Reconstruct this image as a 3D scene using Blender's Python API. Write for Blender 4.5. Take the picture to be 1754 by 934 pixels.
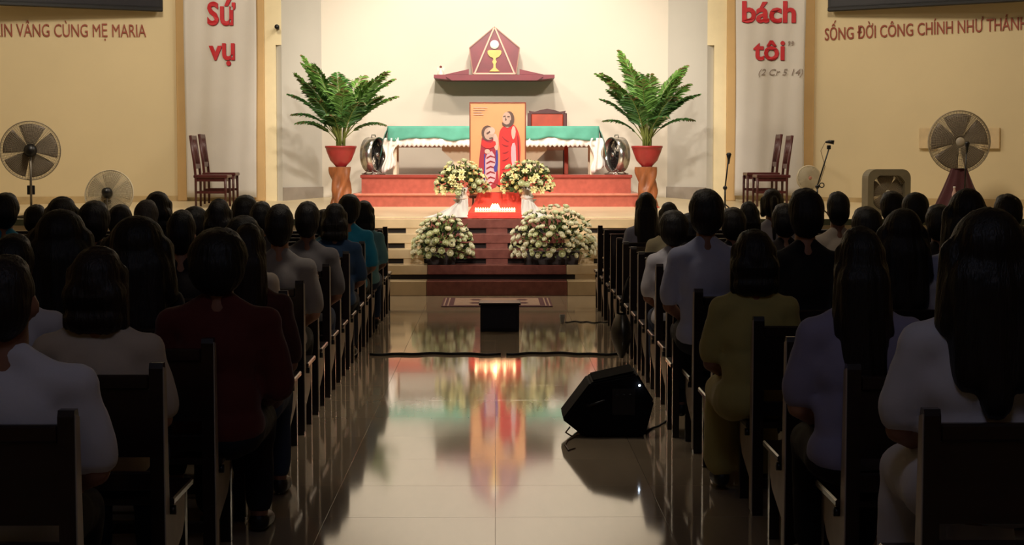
import bpy, bmesh, math, random
from mathutils import Vector, Matrix, Euler, noise
PI = math.pi
C = bpy.context.scene.collection
SC = bpy.context.scene
for o in list(bpy.data.objects): bpy.data.objects.remove(o)

# ------------------------------------------------------------ camera, world, lights, exposure
F = 3000.0
cam = bpy.data.cameras.new('camera'); camo = bpy.data.objects.new('camera', cam); C.objects.link(camo)
cam.sensor_width = 36.0; cam.lens = 36.0*F/1754.0; cam.clip_end = 100; cam.clip_start = .05
camo.location = (0, 0, 1.7)
camo.rotation_euler = (PI/2 - math.atan(197/F), 0, -math.atan(29/F))
SC.camera = camo
CM = camo.rotation_euler.to_matrix()
def at(px, py, Y):
    d = CM @ Vector(((px-877)/F, -(py-467)/F, -1.0))
    t = Y/d.y
    return Vector((d.x*t, Y, 1.7 + d.z*t))

w = bpy.data.worlds.new('world'); SC.world = w; w.use_nodes = True
w.node_tree.nodes['Background'].inputs[0].default_value = (.05, .06, .09, 1)
w.node_tree.nodes['Background'].inputs[1].default_value = .15
SC.view_settings.view_transform = 'Standard'; SC.view_settings.look = 'None'
SC.view_settings.gamma = 1; SC.view_settings.use_curve_mapping = False
SC.view_settings.exposure = 0.0

def area(name, loc, target, size, power, col, spread=180):
    l = bpy.data.lights.new(name, 'AREA'); l.energy = power; l.color = col; l.size = size; l.spread = math.radians(spread)
    o = bpy.data.objects.new(name, l); C.objects.link(o); o.location = loc
    o.rotation_euler = (Vector(target)-Vector(loc)).to_track_quat('-Z', 'Y').to_euler(); return o
def spot(name, loc, target, power, col, ang, blend=.5, rad=.12):
    l = bpy.data.lights.new(name, 'SPOT'); l.energy = power; l.color = col; l.spot_size = math.radians(ang); l.spot_blend = blend
    l.shadow_soft_size = rad
    o = bpy.data.objects.new(name, l); C.objects.link(o); o.location = loc
    o.rotation_euler = (Vector(target)-Vector(loc)).to_track_quat('-Z', 'Y').to_euler(); return o
WARM = (1, .90, .78)
spot('sanctuary_spot', (-.5, 20.6, 6.6), (-.1, 27.2, 2.6), 760, WARM, 62, .8)
spot('sanctuary_spot', (.6, 20.6, 6.6), (.1, 27.2, 2.6), 760, WARM, 62, .8)
spot('front_spot', (-.7, 13.2, 6.4), (-.2, 25.2, 2.0), 2350, WARM, 34, .6, .18)
spot('front_spot', (.7, 13.2, 6.4), (.2, 25.2, 2.0), 2350, WARM, 34, .6, .18)
area('sanctuary_ceiling_lamp', (0, 23.8, 6.6), (0, 25.2, 0), 1.6, 120, WARM)
area('side_lamp', (-3.9, 20.5, 6.6), (-5.2, 26.6, 2.0), .8, 205, (1, .87, .69))
area('side_lamp', (3.9, 20.5, 6.6), (5.2, 26.6, 2.0), .8, 165, (1, .86, .67))
area('nave_fill', (0, 1.5, 6.7), (0, 6, 0), 2.0, 32, (.74, .76, 1))  # added bluish fill for the dark nave, no fixture
area('aisle_fill', (0, 11.5, 6.7), (0, 12.5, 0), 1.4, 14, (1, .86, .7), 70)  # added weak fill that lifts the pew ends along the aisle
spot('aisle_floor_fill', (0, 9.5, 6.7), (0, 9.5, 0), 110, WARM, 19, .8)  # added fill aimed straight down to brighten the aisle tiles
spot('aisle_floor_fill', (0, 13.5, 6.7), (0, 13.5, 0), 110, WARM, 19, .8)  # second added fill for the tiles, farther up the aisle

# ------------------------------------------------------------ materials
def lin(c):
    return tuple((x/12.92 if x <= .04045 else ((x+.055)/1.055)**2.4) for x in [v/255 for v in c]) + (1,)
MATS = {}
def mat(name, col, rough=.6, metal=0, spec=.5, var=.12, scale=6, bump=0, bscale=None, coat=0, ior=None, emit=None, estr=0, stretch=(1,1,1), trans=0, sheen=0, alpha=None):
    if name in MATS: return MATS[name]
    m = bpy.data.materials.new(name); m.use_nodes = True; nt = m.node_tree; b = nt.nodes['Principled BSDF']
    c = lin(col)
    tc = nt.nodes.new('ShaderNodeTexCoord'); mp = nt.nodes.new('ShaderNodeMapping'); mp.inputs['Scale'].default_value = stretch
    nt.links.new(tc.outputs['Object'], mp.inputs[0])
    if var:
        n = nt.nodes.new('ShaderNodeTexNoise'); n.inputs['Scale'].default_value = scale; n.inputs['Detail'].default_value = 4
        nt.links.new(mp.outputs[0], n.inputs['Vector'])
        r = nt.nodes.new('ShaderNodeValToRGB')
        r.color_ramp.elements[0].position = .3; r.color_ramp.elements[1].position = .7
        r.color_ramp.elements[0].color = tuple(x*(1-var) for x in c[:3])+(1,)
        r.color_ramp.elements[1].color = tuple(min(1, x*(1+var)) for x in c[:3])+(1,)
        nt.links.new(n.outputs[0], r.inputs[0]); nt.links.new(r.outputs[0], b.inputs['Base Color'])
    else: b.inputs['Base Color'].default_value = c
    b.inputs['Roughness'].default_value = rough; b.inputs['Metallic'].default_value = metal
    b.inputs['Specular IOR Level'].default_value = spec
    if coat: b.inputs['Coat Weight'].default_value = coat; b.inputs['Coat Roughness'].default_value = .12
    if ior: b.inputs['IOR'].default_value = ior
    if trans: b.inputs['Transmission Weight'].default_value = trans
    if sheen: b.inputs['Sheen Weight'].default_value = sheen
    if alpha is not None: b.inputs['Alpha'].default_value = alpha
    if emit: b.inputs['Emission Color'].default_value = lin(emit); b.inputs['Emission Strength'].default_value = estr
    if bump:
        n2 = nt.nodes.new('ShaderNodeTexNoise'); n2.inputs['Scale'].default_value = bscale or scale*4; n2.inputs['Detail'].default_value = 3
        nt.links.new(mp.outputs[0], n2.inputs['Vector'])
        bp = nt.nodes.new('ShaderNodeBump'); bp.inputs['Strength'].default_value = bump; bp.inputs['Distance'].default_value = .01
        nt.links.new(n2.outputs[0], bp.inputs['Height']); nt.links.new(bp.outputs[0], b.inputs['Normal'])
    MATS[name] = m; return m

PEW = mat('dark_varnished_wood', (31, 20, 20), .32, var=.3, scale=3, stretch=(1, 6, 6), bump=.05, coat=.4)
PEWEND = mat('pale_highlight_wood', (186, 170, 152), .45, var=.2, scale=5)  # pale end panels; on the posts this tone paints a highlight
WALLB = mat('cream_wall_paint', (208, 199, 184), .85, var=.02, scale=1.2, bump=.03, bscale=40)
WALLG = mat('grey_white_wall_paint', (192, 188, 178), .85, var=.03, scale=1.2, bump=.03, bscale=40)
WALLY = mat('yellow_cream_wall_paint', (220, 202, 162), .85, var=.03, scale=1.0, bump=.03, bscale=40)
PILW = mat('pillar_paint', (232, 216, 176), .8, var=.03)
TAN = mat('tan_pilaster_paint', (205, 170, 118), .8, var=.06, scale=2)
FLOORT = mat('polished_beige_tile', (172, 154, 128), .065, var=.08, scale=1.7, ior=2.0, bump=.012, bscale=2.2, stretch=(2.5, .5, 1))
FLOORB = mat('floor_joint', (120, 104, 86), .25, var=.1)
STEPC = mat('cream_step_stone', (205, 182, 145), .22, var=.1, scale=4)
STEPR = mat('red_brown_step_granite', (122, 74, 66), .2, var=.18, scale=12)
TOE = mat('dark_toe_strip', (22, 14, 14), .3, var=.2)
STAGEF = mat('sanctuary_floor_stone', (222, 205, 168), .3, var=.05, scale=2)
PODR = mat('terracotta_step_granite', (176, 92, 76), .25, var=.12, scale=14)
BASEG = mat('grey_baseboard', (150, 142, 132), .4, var=.08)
CEIL = mat('ceiling_paint', (190, 185, 175), .9, var=.03)
DOORG = mat('grey_door', (140, 134, 118), .6, var=.08)
BLACK = mat('black_plastic', (14, 14, 16), .4, var=.1)
BLACKM = mat('black_cabinet', (9, 9, 12), .8, spec=.2, var=.15, scale=30, bump=.2, bscale=150)
SCREEN = mat('dark_screen', (30, 28, 34), .35, var=.05)
FABW = mat('white_banner_cloth', (214, 208, 200), .85, var=.03, scale=2, bump=.05, bscale=60)
REDL = mat('red_lettering', (196, 34, 44), .6, var=.08, scale=9)
GREYL = mat('grey_lettering', (150, 135, 125), .7, var=.05)
BRNL = mat('brown_wall_lettering', (150, 70, 50), .6, var=.08)
GREENC = mat('green_altar_cloth', (84, 160, 138), .75, var=.08, scale=8, sheen=.2)
WHITEC = mat('white_cloth', (240, 234, 226), .8, var=.03, bump=.1, bscale=30, sheen=.2)
REDC = mat('red_cloth', (226, 66, 52), .75, var=.1, scale=9, sheen=.2)
DREDC = mat('dark_red_cloth', (66, 16, 22), .85, var=.15, scale=7, sheen=.2)
MARO = mat('maroon_lacquer', (112, 24, 38), .35, var=.15, scale=5)
PINKT = mat('pale_pink_trim', (226, 170, 150), .5, var=.04)
GOLD = mat('gold', (206, 164, 96), .5, metal=.3, var=.1)
HOSTW = mat('white_host', (250, 248, 240), .5, var=0)
BROWNW = mat('brown_wood', (96, 48, 34), .4, var=.25, scale=4, stretch=(1, 1, 4), bump=.1)
CHAIRW = mat('chair_dark_wood', (78, 34, 34), .35, var=.25, scale=5)
CHAIRR = mat('chair_red_wood', (176, 66, 40), .35, var=.15, scale=5)
POT = mat('red_glazed_pot', (150, 40, 40), .35, var=.12)
STUMP = mat('carved_root_wood', (140, 82, 46), .45, var=.4, scale=5, stretch=(2, 2, .6), bump=.4, bscale=14)
LEAF = mat('palm_leaf', (104, 146, 66), .5, var=.35, scale=3)
LEAFD = mat('dark_palm_leaf', (70, 114, 54), .5, var=.35, scale=3)
LEAFT = mat('dry_leaf_tip', (108, 92, 52), .6, var=.3, scale=3)
STEM = mat('palm_stem', (120, 130, 62), .5, var=.2)
SOIL = mat('soil', (52, 36, 26), .95, var=.3, scale=20)
ROSE = mat('cream_white_rose', (240, 236, 206), .6, var=.05, scale=20)
ROSEG = mat('greenish_rose', (226, 228, 186), .6, var=.08, scale=20)
ROSEY = mat('yellow_cream_lily', (242, 232, 168), .6, var=.06, scale=20)
FOL = mat('bouquet_foliage', (74, 92, 48), .6, var=.4, scale=10)
FOLL = mat('pale_bouquet_foliage', (146, 150, 92), .6, var=.3, scale=10)
PLANT = mat('dark_planter', (46, 36, 36), .6, var=.15)
METAL = mat('grey_metal', (120, 114, 104), .4, metal=.7, var=.08)
CHROME = mat('chrome', (190, 186, 180), .2, metal=.9, var=.04)
WIRE = mat('fan_wire', (158, 146, 124), .5, metal=.3, var=.05)
WIREW = mat('pale_fan_wire', (205, 194, 168), .5, var=.05)
BLADE = mat('fan_blade_grey', (124, 112, 100), .5, var=.05)
BLADEL = mat('fan_blade_clear', (186, 172, 142), .4, var=.05, alpha=.55)
PLASTW = mat('grey_white_plastic', (168, 158, 140), .5, var=.05)
RUG = mat('beige_mat_weave', (170, 140, 120), .9, var=.15, scale=30)
RUGD = mat('plum_mat_band', (92, 52, 58), .9, var=.15, scale=30)
NAVY = mat('navy_box', (16, 22, 40), .4, var=.1)
CABLE = mat('black_cable', (16, 12, 12), .6, var=0)
CABLEB = mat('brown_cable', (96, 70, 46), .5, var=0)
LED = mat('led', (255, 255, 255), .4, var=0, emit=(220, 235, 255), estr=12)
FLAME = mat('candle_flame', (255, 230, 160), .5, var=0, emit=(255, 222, 160), estr=4.5)
WAX = mat('candle_wax', (250, 240, 225), .4, var=0, emit=(255, 190, 120), estr=.8)
SKIN = mat('skin', (150, 104, 82), .55, var=.06, scale=8)
SKINL = mat('light_skin', (176, 128, 102), .55, var=.06, scale=8)
LIP = mat('lips', (130, 66, 60), .5, var=0)
EYEW = mat('eye', (222, 218, 210), .3, var=0)
IRIS = mat('iris', (24, 16, 12), .2, var=0)
HAIR = mat('black_hair', (13, 10, 10), .5, var=.4, scale=14, stretch=(6, 6, .8), bump=.5, bscale=26)
HAIRB = mat('dark_brown_hair', (28, 16, 14), .5, var=.4, scale=14, stretch=(6, 6, .8), bump=.5, bscale=26)
HAIRG = mat('greying_hair', (62, 54, 50), .6, var=.4, scale=14, stretch=(6, 6, .8), bump=.5, bscale=26)
SHOE = mat('dark_shoe', (22, 18, 18), .5, var=.1)

# ------------------------------------------------------------ mesh helpers
class MB:
    def __init__(s): s.v = []; s.f = []; s.m = []; s.sm = []
    def add(s, vs, fs, mi=0, smooth=False):
        o = len(s.v); s.v += [Vector(v) for v in vs]
        for f in fs: s.f.append([i+o for i in f]); s.m.append(mi); s.sm.append(smooth)
        return s
    def box(s, x0, x1, y0, y1, z0, z1, ch=0, mi=0, M=None):
        if ch <= 0:
            vs = [(x, y, z) for x in (x0, x1) for y in (y0, y1) for z in (z0, z1)]
            fs = [(0,1,3,2), (4,6,7,5), (0,4,5,1), (2,3,7,6), (0,2,6,4), (1,5,7,3)]
        else:
            bm = bmesh.new(); bmesh.ops.create_cube(bm, size=1)
            for v in bm.verts:
                v.co = Vector(((x0+x1)/2+v.co.x*(x1-x0), (y0+y1)/2+v.co.y*(y1-y0), (z0+z1)/2+v.co.z*(z1-z0)))
            bmesh.ops.bevel(bm, geom=list(bm.edges), offset=ch, segments=1, affect='EDGES')
            bm.verts.index_update(); vs = [v.co.copy() for v in bm.verts]; fs = [[v.index for v in f.verts] for f in bm.faces]; bm.free()
        if M: vs = [M @ Vector(v) for v in vs]
        return s.add(vs, fs, mi)
    def prism(s, poly, axis, a, b, mi=0, M=None):
        # poly: list of 2D points; axis 'x','y','z' extruded from a to b
        def p(u, v, t): return {'x': (t, u, v), 'y': (u, t, v), 'z': (u, v, t)}[axis]
        n = len(poly); vs = [p(u, v, a) for u, v in poly]+[p(u, v, b) for u, v in poly]
        if M: vs = [M @ Vector(v) for v in vs]
        fs = [list(range(n)), list(range(2*n-1, n-1, -1))]+[(i, i+n, (i+1) % n+n, (i+1) % n) for i in range(n)]
        return s.add(vs, fs, mi)
    def tube(s, pts, r, n=8, mi=0, closed=False):
        pts = [Vector(p) for p in pts]; R = r if isinstance(r, (list, tuple)) else [r]*len(pts)
        rings = []; up = None
        for i, p in enumerate(pts):
            if closed: t = pts[(i+1) % len(pts)]-pts[i-1]
            else: t = pts[min(i+1, len(pts)-1)]-pts[max(i-1, 0)]
            t.normalize()
            if up is None or abs(t.dot(up)) > .99: up = Vector((0, 0, 1)) if abs(t.z) < .9 else Vector((1, 0, 0))
            a = t.cross(up).normalized(); b = a.cross(t).normalized(); up = b
            rings.append([p+(a*math.cos(2*PI*k/n)+b*math.sin(2*PI*k/n))*R[i] for k in range(n)])
        vs = [v for rg in rings for v in rg]; fs = []
        L = len(pts)
        for i in range(L if closed else L-1):
            j = (i+1) % L
            for k in range(n): fs.append((i*n+k, i*n+(k+1) % n, j*n+(k+1) % n, j*n+k))
        if not closed: fs += [list(range(n))[::-1], [(L-1)*n+k for k in range(n)]]
        return s.add(vs, fs, mi, True)
    def ring(s, c, R, r, normal='y', n=32, m=5, mi=0):
        pts = []
        for k in range(n):
            a = 2*PI*k/n; u, v = R*math.cos(a), R*math.sin(a)
            pts.append(Vector(c)+Vector({'y': (u, 0, v), 'z': (u, v, 0), 'x': (0, u, v)}[normal]))
        return s.tube(pts, r, m, mi, True)
    def lathe(s, prof, c=(0,0,0), n=20, mi=0, axis='z', smooth=True):
        vs = []; fs = []
        for (r, h) in prof:
            for k in range(n):
                a = 2*PI*k/n; x, y = r*math.cos(a), r*math.sin(a)
                vs.append(Vector(c)+(Vector((x, y, h)) if axis == 'z' else Vector((x, h, -y))))
        L = len(prof)
        for i in range(L-1):
            for k in range(n): fs.append((i*n+k, i*n+(k+1) % n, (i+1)*n+(k+1) % n, (i+1)*n+k))
        fs += [list(range(n))[::-1], [(L-1)*n+k for k in range(n)]]
        return s.add(vs, fs, mi, smooth)
    def ball(s, c, r, nu=12, nv=8, mi=0):
        r = (r, r, r) if not isinstance(r, (tuple, list)) else r
        vs = []; fs = []
        for i in range(nv+1):
            ph = PI*i/nv
            for k in range(nu):
                a = 2*PI*k/nu
                vs.append((c[0]+r[0]*math.sin(ph)*math.cos(a), c[1]+r[1]*math.sin(ph)*math.sin(a), c[2]+r[2]*math.cos(ph)))
        for i in range(nv):
            for k in range(nu): fs.append((i*nu+k, (i+1)*nu+k, (i+1)*nu+(k+1) % nu, i*nu+(k+1) % nu))
        return s.add(vs, fs, mi, True)
    def grid(s, fn, nu, nv, mi=0, smooth=True):
        vs = [fn(i/nu, j/nv) for j in range(nv+1) for i in range(nu+1)]
        fs = [(j*(nu+1)+i, j*(nu+1)+i+1, (j+1)*(nu+1)+i+1, (j+1)*(nu+1)+i) for j in range(nv) for i in range(nu)]
        return s.add(vs, fs, mi, smooth)
    def capsule(s, a, b, ra, rb, n=14, sy=1.0):
        # tapered capsule (closed), for the remeshed figures
        a = Vector(a); b = Vector(b); d = (b-a); L = d.length or 1e-6; d.normalize()
        pts = []; R = []
        for t in (-.98, -.8, -.5, 0): pts.append(a+d*ra*t); R.append(ra*math.sqrt(max(.0, 1-t*t)))
        for t in (0.001, .5, .8, .98): pts.append(b+d*rb*t); R.append(rb*math.sqrt(max(.0, 1-t*t)))
        return s.tube(pts, R, n)
    def mesh(s, name='mesh', mats=(), recalc=True):
        me = bpy.data.meshes.new(name); me.from_pydata([tuple(v) for v in s.v], [], s.f)
        for m in mats: me.materials.append(m)
        for p, mi, sm in zip(me.polygons, s.m, s.sm): p.material_index = mi; p.use_smooth = sm
        if recalc:
            bm = bmesh.new(); bm.from_mesh(me); bmesh.ops.recalc_face_normals(bm, faces=bm.faces); bm.to_mesh(me); bm.free()
        me.update(); return me

def link(name, me, parent=None, loc=None, rot=None, kind=None):
    o = bpy.data.objects.new(name, me); C.objects.link(o)
    if parent: o.parent = parent
    if loc is not None: o.location = loc
    if rot is not None: o.rotation_euler = rot
    if kind: o['kind'] = kind
    return o
def part(name, mb, mats, parent=None, **k):
    mats = mats if isinstance(mats, (list, tuple)) else [mats]
    return link(name, mb.mesh(name, mats), parent, **k)
def tag(o, label, cat, group=None, kind=None):
    o['label'] = label; o['category'] = cat
    if group: o['group'] = group
    if kind: o['kind'] = kind
    return o
def thing(name, label, cat, loc=(0,0,0), rz=0, group=None):
    o = link(name, None, loc=loc, rot=(0, 0, rz)); o.empty_display_size = .1
    return tag(o, label, cat, group)
def struct(name, mb, mats, parent=None, **k): return part(name, mb, mats, parent, kind=None if parent else 'structure', **k)
def dup(o, parent=None):
    c = o.copy(); C.objects.link(c); c.parent = parent
    for ch in [x for x in o.children]: dup(ch, c)
    return c
def text_mesh(body, wd, ht, mats, off=0, ext=.01, shear=0, res=3):
    cu = bpy.data.curves.new('lettering', 'FONT'); cu.body = body; cu.size = 1; cu.extrude = .02; cu.offset = off; cu.shear = shear; cu.resolution_u = res
    cu.align_x = 'CENTER'
    t = bpy.data.objects.new('lettering', cu); C.objects.link(t)
    bpy.context.view_layer.update()
    me = bpy.data.meshes.new_from_object(t.evaluated_get(bpy.context.evaluated_depsgraph_get()))
    bpy.data.objects.remove(t)
    xs = [v.co.x for v in me.vertices]; ys = [v.co.y for v in me.vertices]
    x0, x1, y0, y1 = min(xs), max(xs), min(ys), max(ys)
    for v in me.vertices:
        x = (v.co.x-(x0+x1)/2)/(x1-x0)*wd; z = (v.co.y-(y0+y1)/2)/(y1-y0)*ht; y = -ext*(v.co.z+.02)/.04
        v.co = (x, y, z)
    me.materials.clear(); me.materials.append(mats); me.update(); return me

# ------------------------------------------------------------ the setting
def stage_z(Y): return .9+.0416*(Y-22.8)
# nave floor: tiles of the aisle are pieces
b = MB().box(-9.5, 9.5, -4, 21.9, -.12, -.006)
floor = struct('floor', b, FLOORB)
tile = MB().box(-.3992, .3992, -.3992, .3992, -.006, 0, .0008).mesh('tile', [FLOORT])
random.seed(4)
for i in range(4):
    for j in range(26):
        t = link('tile', tile, floor, loc=(-1.2+.8*i, 1.4+.8*j, 0)); t.rotation_euler = (random.gauss(0, .0003), random.gauss(0, .0003), 0)
for sgn in (-1, 1):
    part('side_paving', MB().box(*sorted((sgn*1.6, sgn*9.5)), -4, 21.9, -.006, 0), FLOORT, floor)
part('side_paving', MB().box(-1.6, 1.6, -4, .998, -.006, 0), FLOORT, floor)

# sanctuary steps
XL, XR, XO = -.845, .889, 2.4
steps = struct('sanctuary_steps', MB().box(-XO, XO, 21.9, 23.1, -.1, .1), STEPC)
for k in range(5):
    y0 = 21.5+.32*k; zt = .18*(k+1); zb = .18*k+(.062 if k else 0)
    y1 = 23.2
    for (a, c, m) in ((-XO, XL, STEPC), (XL, XR, STEPR), (XR, XO, STEPC)):
        part('step_slab', MB().box(a+.002, c-.002, y0, y1, zb, zt, .006), m, steps)
    if k:
        part('toe_strip', MB().box(-XO, XO, y0+.05, y1, .18*k, zb), TOE, steps)
        blocks = {4: [(-1.16, -.95), (-.3-.9, -1.2), (-.115, .16), (1.05, 1.2)], 3: [(-1.16, -.95), (-.115, .16)], 2: [(-1.16, -.9), (-.115, .16), (1.0, 1.25)], 1: [(1.0, 1.25)]}[k]
        for (a, c) in blocks:
            if c > a: part('support_block', MB().box(a, c, y0+.012, y0+.06, .18*k, zb-.001), STEPR if abs(a) < .5 else STEPC, steps)
# raised sanctuary floor
def slope_slab(x0, x1, y0, y1, zb):
    return MB().prism([(y0, zb), (y0, stage_z(y0)), (y1, stage_z(y1)), (y1, zb)], 'x', x0, x1)
struct('floor_sanctuary', slope_slab(-XO, XO, 23.2, 28.2, 0), STAGEF)
for sgn in (-1, 1):
    a, c = sorted((sgn*XO, sgn*9.5))
    struct('floor_sanctuary', slope_slab(a, c, 22.8, 28.2, 0), STAGEF)
    st = struct('trim_1', MB().box(a, c, 22.77, 22.8, .82, .9), mat('dark_green_stone', (60, 62, 44), .3)) 

WT = 6.9
def wall(name, p0, p1, z0, z1, m, th=.15):
    # a wall slab from p0 to p1 (xy), thickness away from the nave
    p0 = Vector((*p0, 0)); p1 = Vector((*p1, 0)); d = (p1-p0).normalized(); n = Vector((-d.y, d.x, 0))*th
    vs = [p0, p1, p1+n, p0+n]; vs = [Vector((v.x, v.y, z)) for z in (z0, z1) for v in vs]
    return struct(name, MB().add(vs, [(0,1,2,3), (7,6,5,4), (0,4,5,1), (1,5,6,2), (2,6,7,3), (3,7,4,0)]), m)
YB, YF = 27.2, 26.4
xb0, xb1 = at(552, 300, YB).x, at(1143, 300, YB).x
xs0, xs1 = at(484, 300, YF).x, at(1210, 300, YF).x
xd0, xd1 = at(474, 300, YF).x, at(1222, 300, YF).x
xc0, xc1 = at(305, 300, YF).x, at(1392, 300, YF).x
wall('wall_back', (xb0, YB), (xb1, YB), .9, WT, WALLB)
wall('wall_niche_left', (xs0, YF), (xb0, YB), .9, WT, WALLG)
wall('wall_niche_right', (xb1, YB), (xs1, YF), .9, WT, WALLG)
wall('wall_front_left', (xc0, YF), (xd0, YF), .9, WT, PILW)
wall('wall_front_right', (xd1, YF), (xc1, YF), .9, WT, PILW)
zd0 = at(474, 77, YF).z
for (a, c, s, n) in ((xd0, xs0, -1, 1), (xs1, xd1, 1, 2)):
    wall('wall_lintel_'+('left' if s < 0 else 'right'), (a, YF), (c, YF), zd0, WT, PILW)
    x0, x1 = (a-.75, c) if s < 0 else (a, c+.75)
    struct('door_%d' % n, MB().box(x0, x1, YF+.16, YF+.2, 1.0, zd0+.1), DOORG)
AL, AR = math.radians(20), math.radians(30)
EL = (xc0-3.6*math.cos(AL), YF-3.6*math.sin(AL)); ER = (xc1+3.6*math.cos(AR), YF-3.6*math.sin(AR))
wall('wall_left_front', EL, (xc0, YF), .9, WT, WALLY)
wall('wall_right_front', (xc1, YF), ER, .9, WT, WALLY)
struct('wall_left', MB().box(-9.6, -9.45, -4, 26, -.1, WT), WALLY)
struct('wall_right', MB().box(9.45, 9.6, -4, 26, -.1, WT), WALLY)
struct('wall_rear', MB().box(-9.6, 9.6, -4.15, -4, -.1, WT), WALLY)
struct('ceiling', MB().box(-9.7, 9.7, -4.2, 28.3, WT, WT+.15), CEIL)
# pilaster strips beside the banners
for i, (a, c) in enumerate(((305, 321), (437, 455), (1243, 1259), (1374, 1392))):
    p, q = at(a, 300, YF), at(c, 300, YF)
    struct('trim_%d' % (i+2), MB().box(p.x, q.x, YF-.05, YF, stage_z(YF), WT, .008), TAN)
# baseboards
def baseboard(name, p0, p1, h, m):
    z = min(stage_z(p0[1]), stage_z(p1[1])); wall(name, p0, p1, z-.03, z+h, m, -.02)
baseboard('baseboard_niche_left', (xs0, YF), (xb0, YB), .2, BASEG)
baseboard('baseboard_niche_right', (xb1, YB), (xs1, YF), .2, BASEG)
baseboard('baseboard_left', EL, (xc0, YF), .13, mat('tan_baseboard', (190, 165, 120), .5))
baseboard('baseboard_right', (xc1, YF), ER, .13, MATS['tan_baseboard'])

# red podium: two steps under the altar
z1, z2 = 1.185, 1.45
pod = struct('altar_podium', MB().box(at(605, 330, 25.1).x, at(1098, 330, 25.1).x, 25.1, 27.18, .98, z1-.03), PODR)
part('step_slab', MB().box(at(603, 330, 25.1).x, at(1100, 330, 25.1).x, 25.07, 27.18, z1-.03, z1, .006), mat('light_terracotta_slab', (206, 128, 106), .25, var=.1, scale=12), pod)
part('riser', MB().box(at(619, 310, 25.45).x, at(1081, 310, 25.45).x, 25.48, 27.18, z1, z2-.045), PODR, pod)
part('step_slab', MB().box(at(617, 300, 25.45).x, at(1083, 300, 25.45).x, 25.45, 27.18, z2-.045, z2, .006), mat('dark_terracotta_slab', (150, 66, 56), .25, var=.1, scale=12), pod)

# ------------------------------------------------------------ things on the walls
# tabernacle and its shelf
YS = 26.45
def q(px, py, Y): p = at(px, py, Y); return (p.x, p.z)
sh = thing('wall_shelf', 'long maroon shelf with tapered ends on the back wall under the tabernacle', 'shelf', (0, 0, 0))
pl = [q(743, 128, YS), q(950, 128, YS), q(950, 133.5, YS), q(930, 136, YS), q(765, 136, YS), q(743, 133.5, YS)]
part('shelf_board', MB().prism(pl, 'y', YS, YB-.005), MARO, sh)
for s in (0, 1):
    w_ = [q(*(p if not s else (1693-p[0], p[1])), YS+.06) for p in ((762, 127.8), (803, 118.5), (803, 127.8))]
    part('sloped_wing', MB().prism(w_, 'y', YS+.04, YS+.12), MARO, sh)
    w_ = [q(*(p if not s else (1693-p[0], p[1])), YS+.13) for p in ((784, 127.8), (803, 123), (803, 127.8))]
    part('wing_inlay', MB().prism(w_, 'y', YS+.12, YS+.2), PINKT, sh)
part('front_lip', MB().prism([q(764, 132, YS), q(930, 132, YS), q(920, 138, YS), q(774, 138, YS)], 'y', YS-.03, YS-.001), MARO, sh)
tb = thing('tabernacle', 'maroon five-sided tabernacle with pale triangle trim and gold chalice', 'tabernacle')
A = [(847, 46), (804, 82), (810, 127.2), (884, 127.2), (890, 82)]
part('cabinet_body', MB().prism([q(*p, YS+.1) for p in A], 'y', YS+.08, YB-.03), MARO, tb)
def bar(mb, p, q_, wd, y0, y1):
    a, b_ = Vector((p[0], p[1])), Vector((q_[0], q_[1])); d = (b_-a).normalized(); n = Vector((-d.y, d.x))*wd/2
    return mb.prism([(a+n)[:], (b_+n)[:], (b_-n)[:], (a-n)[:]], 'y', y0, y1)
P = lambda x, y: q(x, y, YS+.07)
for a, c in (((846.5, 47), (813, 126)), ((847.5, 47), (881, 126))):
    part('trim_bar', bar(MB(), P(*a), P(*c), .022, YS+.05, YS+.079), PINKT, tb)
part('trim_bar', bar(MB(), P(811, 126.2), P(883, 126.2), .022, YS+.055, YS+.079), PINKT, tb)
for a, c in ((A[0], A[1]), (A[1], A[2]), (A[3], A[4]), (A[4], A[0])):
    part('edge_moulding', bar(MB(), P(*a), P(*c), .014, YS+.06, YS+.08), mat('bronze_edge', (150, 104, 84), .4), tb)
c = P(847, 76.5)
part('host_disc', MB().lathe([(0.001, 0), (.066, 0), (.066, .02), (.001, .02)], (c[0], YS+.055, c[1]), 28, axis='y'), HOSTW, tb)
def rad(h): return h*YS/F
prof = [(9, 86), (12, 87.5), (11.5, 92), (8, 97), (2.6, 99.5), (1.8, 102), (4, 106), (1.8, 110), (2, 116), (5, 119), (9, 122.5)]
poly = [P(847+r, y) for r, y in prof]+[P(847-r, y) for r, y in reversed(prof)]
part('chalice', MB().prism(poly, 'y', YS+.05, YS+.078), GOLD, tb)
fg = thing('angel_figurine', 'tiny pale winged figurine at the left end of the maroon shelf', 'figurine', (at(755, 128, YS+.2).x, YS+.2, at(755, 127.9, YS).z+.001))
part('robe', MB().lathe([(.055, 0), (.05, .02), (.022, .09), (.012, .11)], n=12), mat('pale_pink_ceramic', (232, 208, 190), .4), fg)
part('head', MB().ball((0, 0, .125), .02), mat('dark_red_ceramic', (110, 44, 40), .4), fg)
for s in (-1, 1):
    part('wing', MB().prism([(s*.012, .08), (s*.05, .13), (s*.055, .09), (s*.03, .05)], 'y', .01, .018), mat('pale_pink_ceramic', (232, 208, 190), .4), fg)

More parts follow.
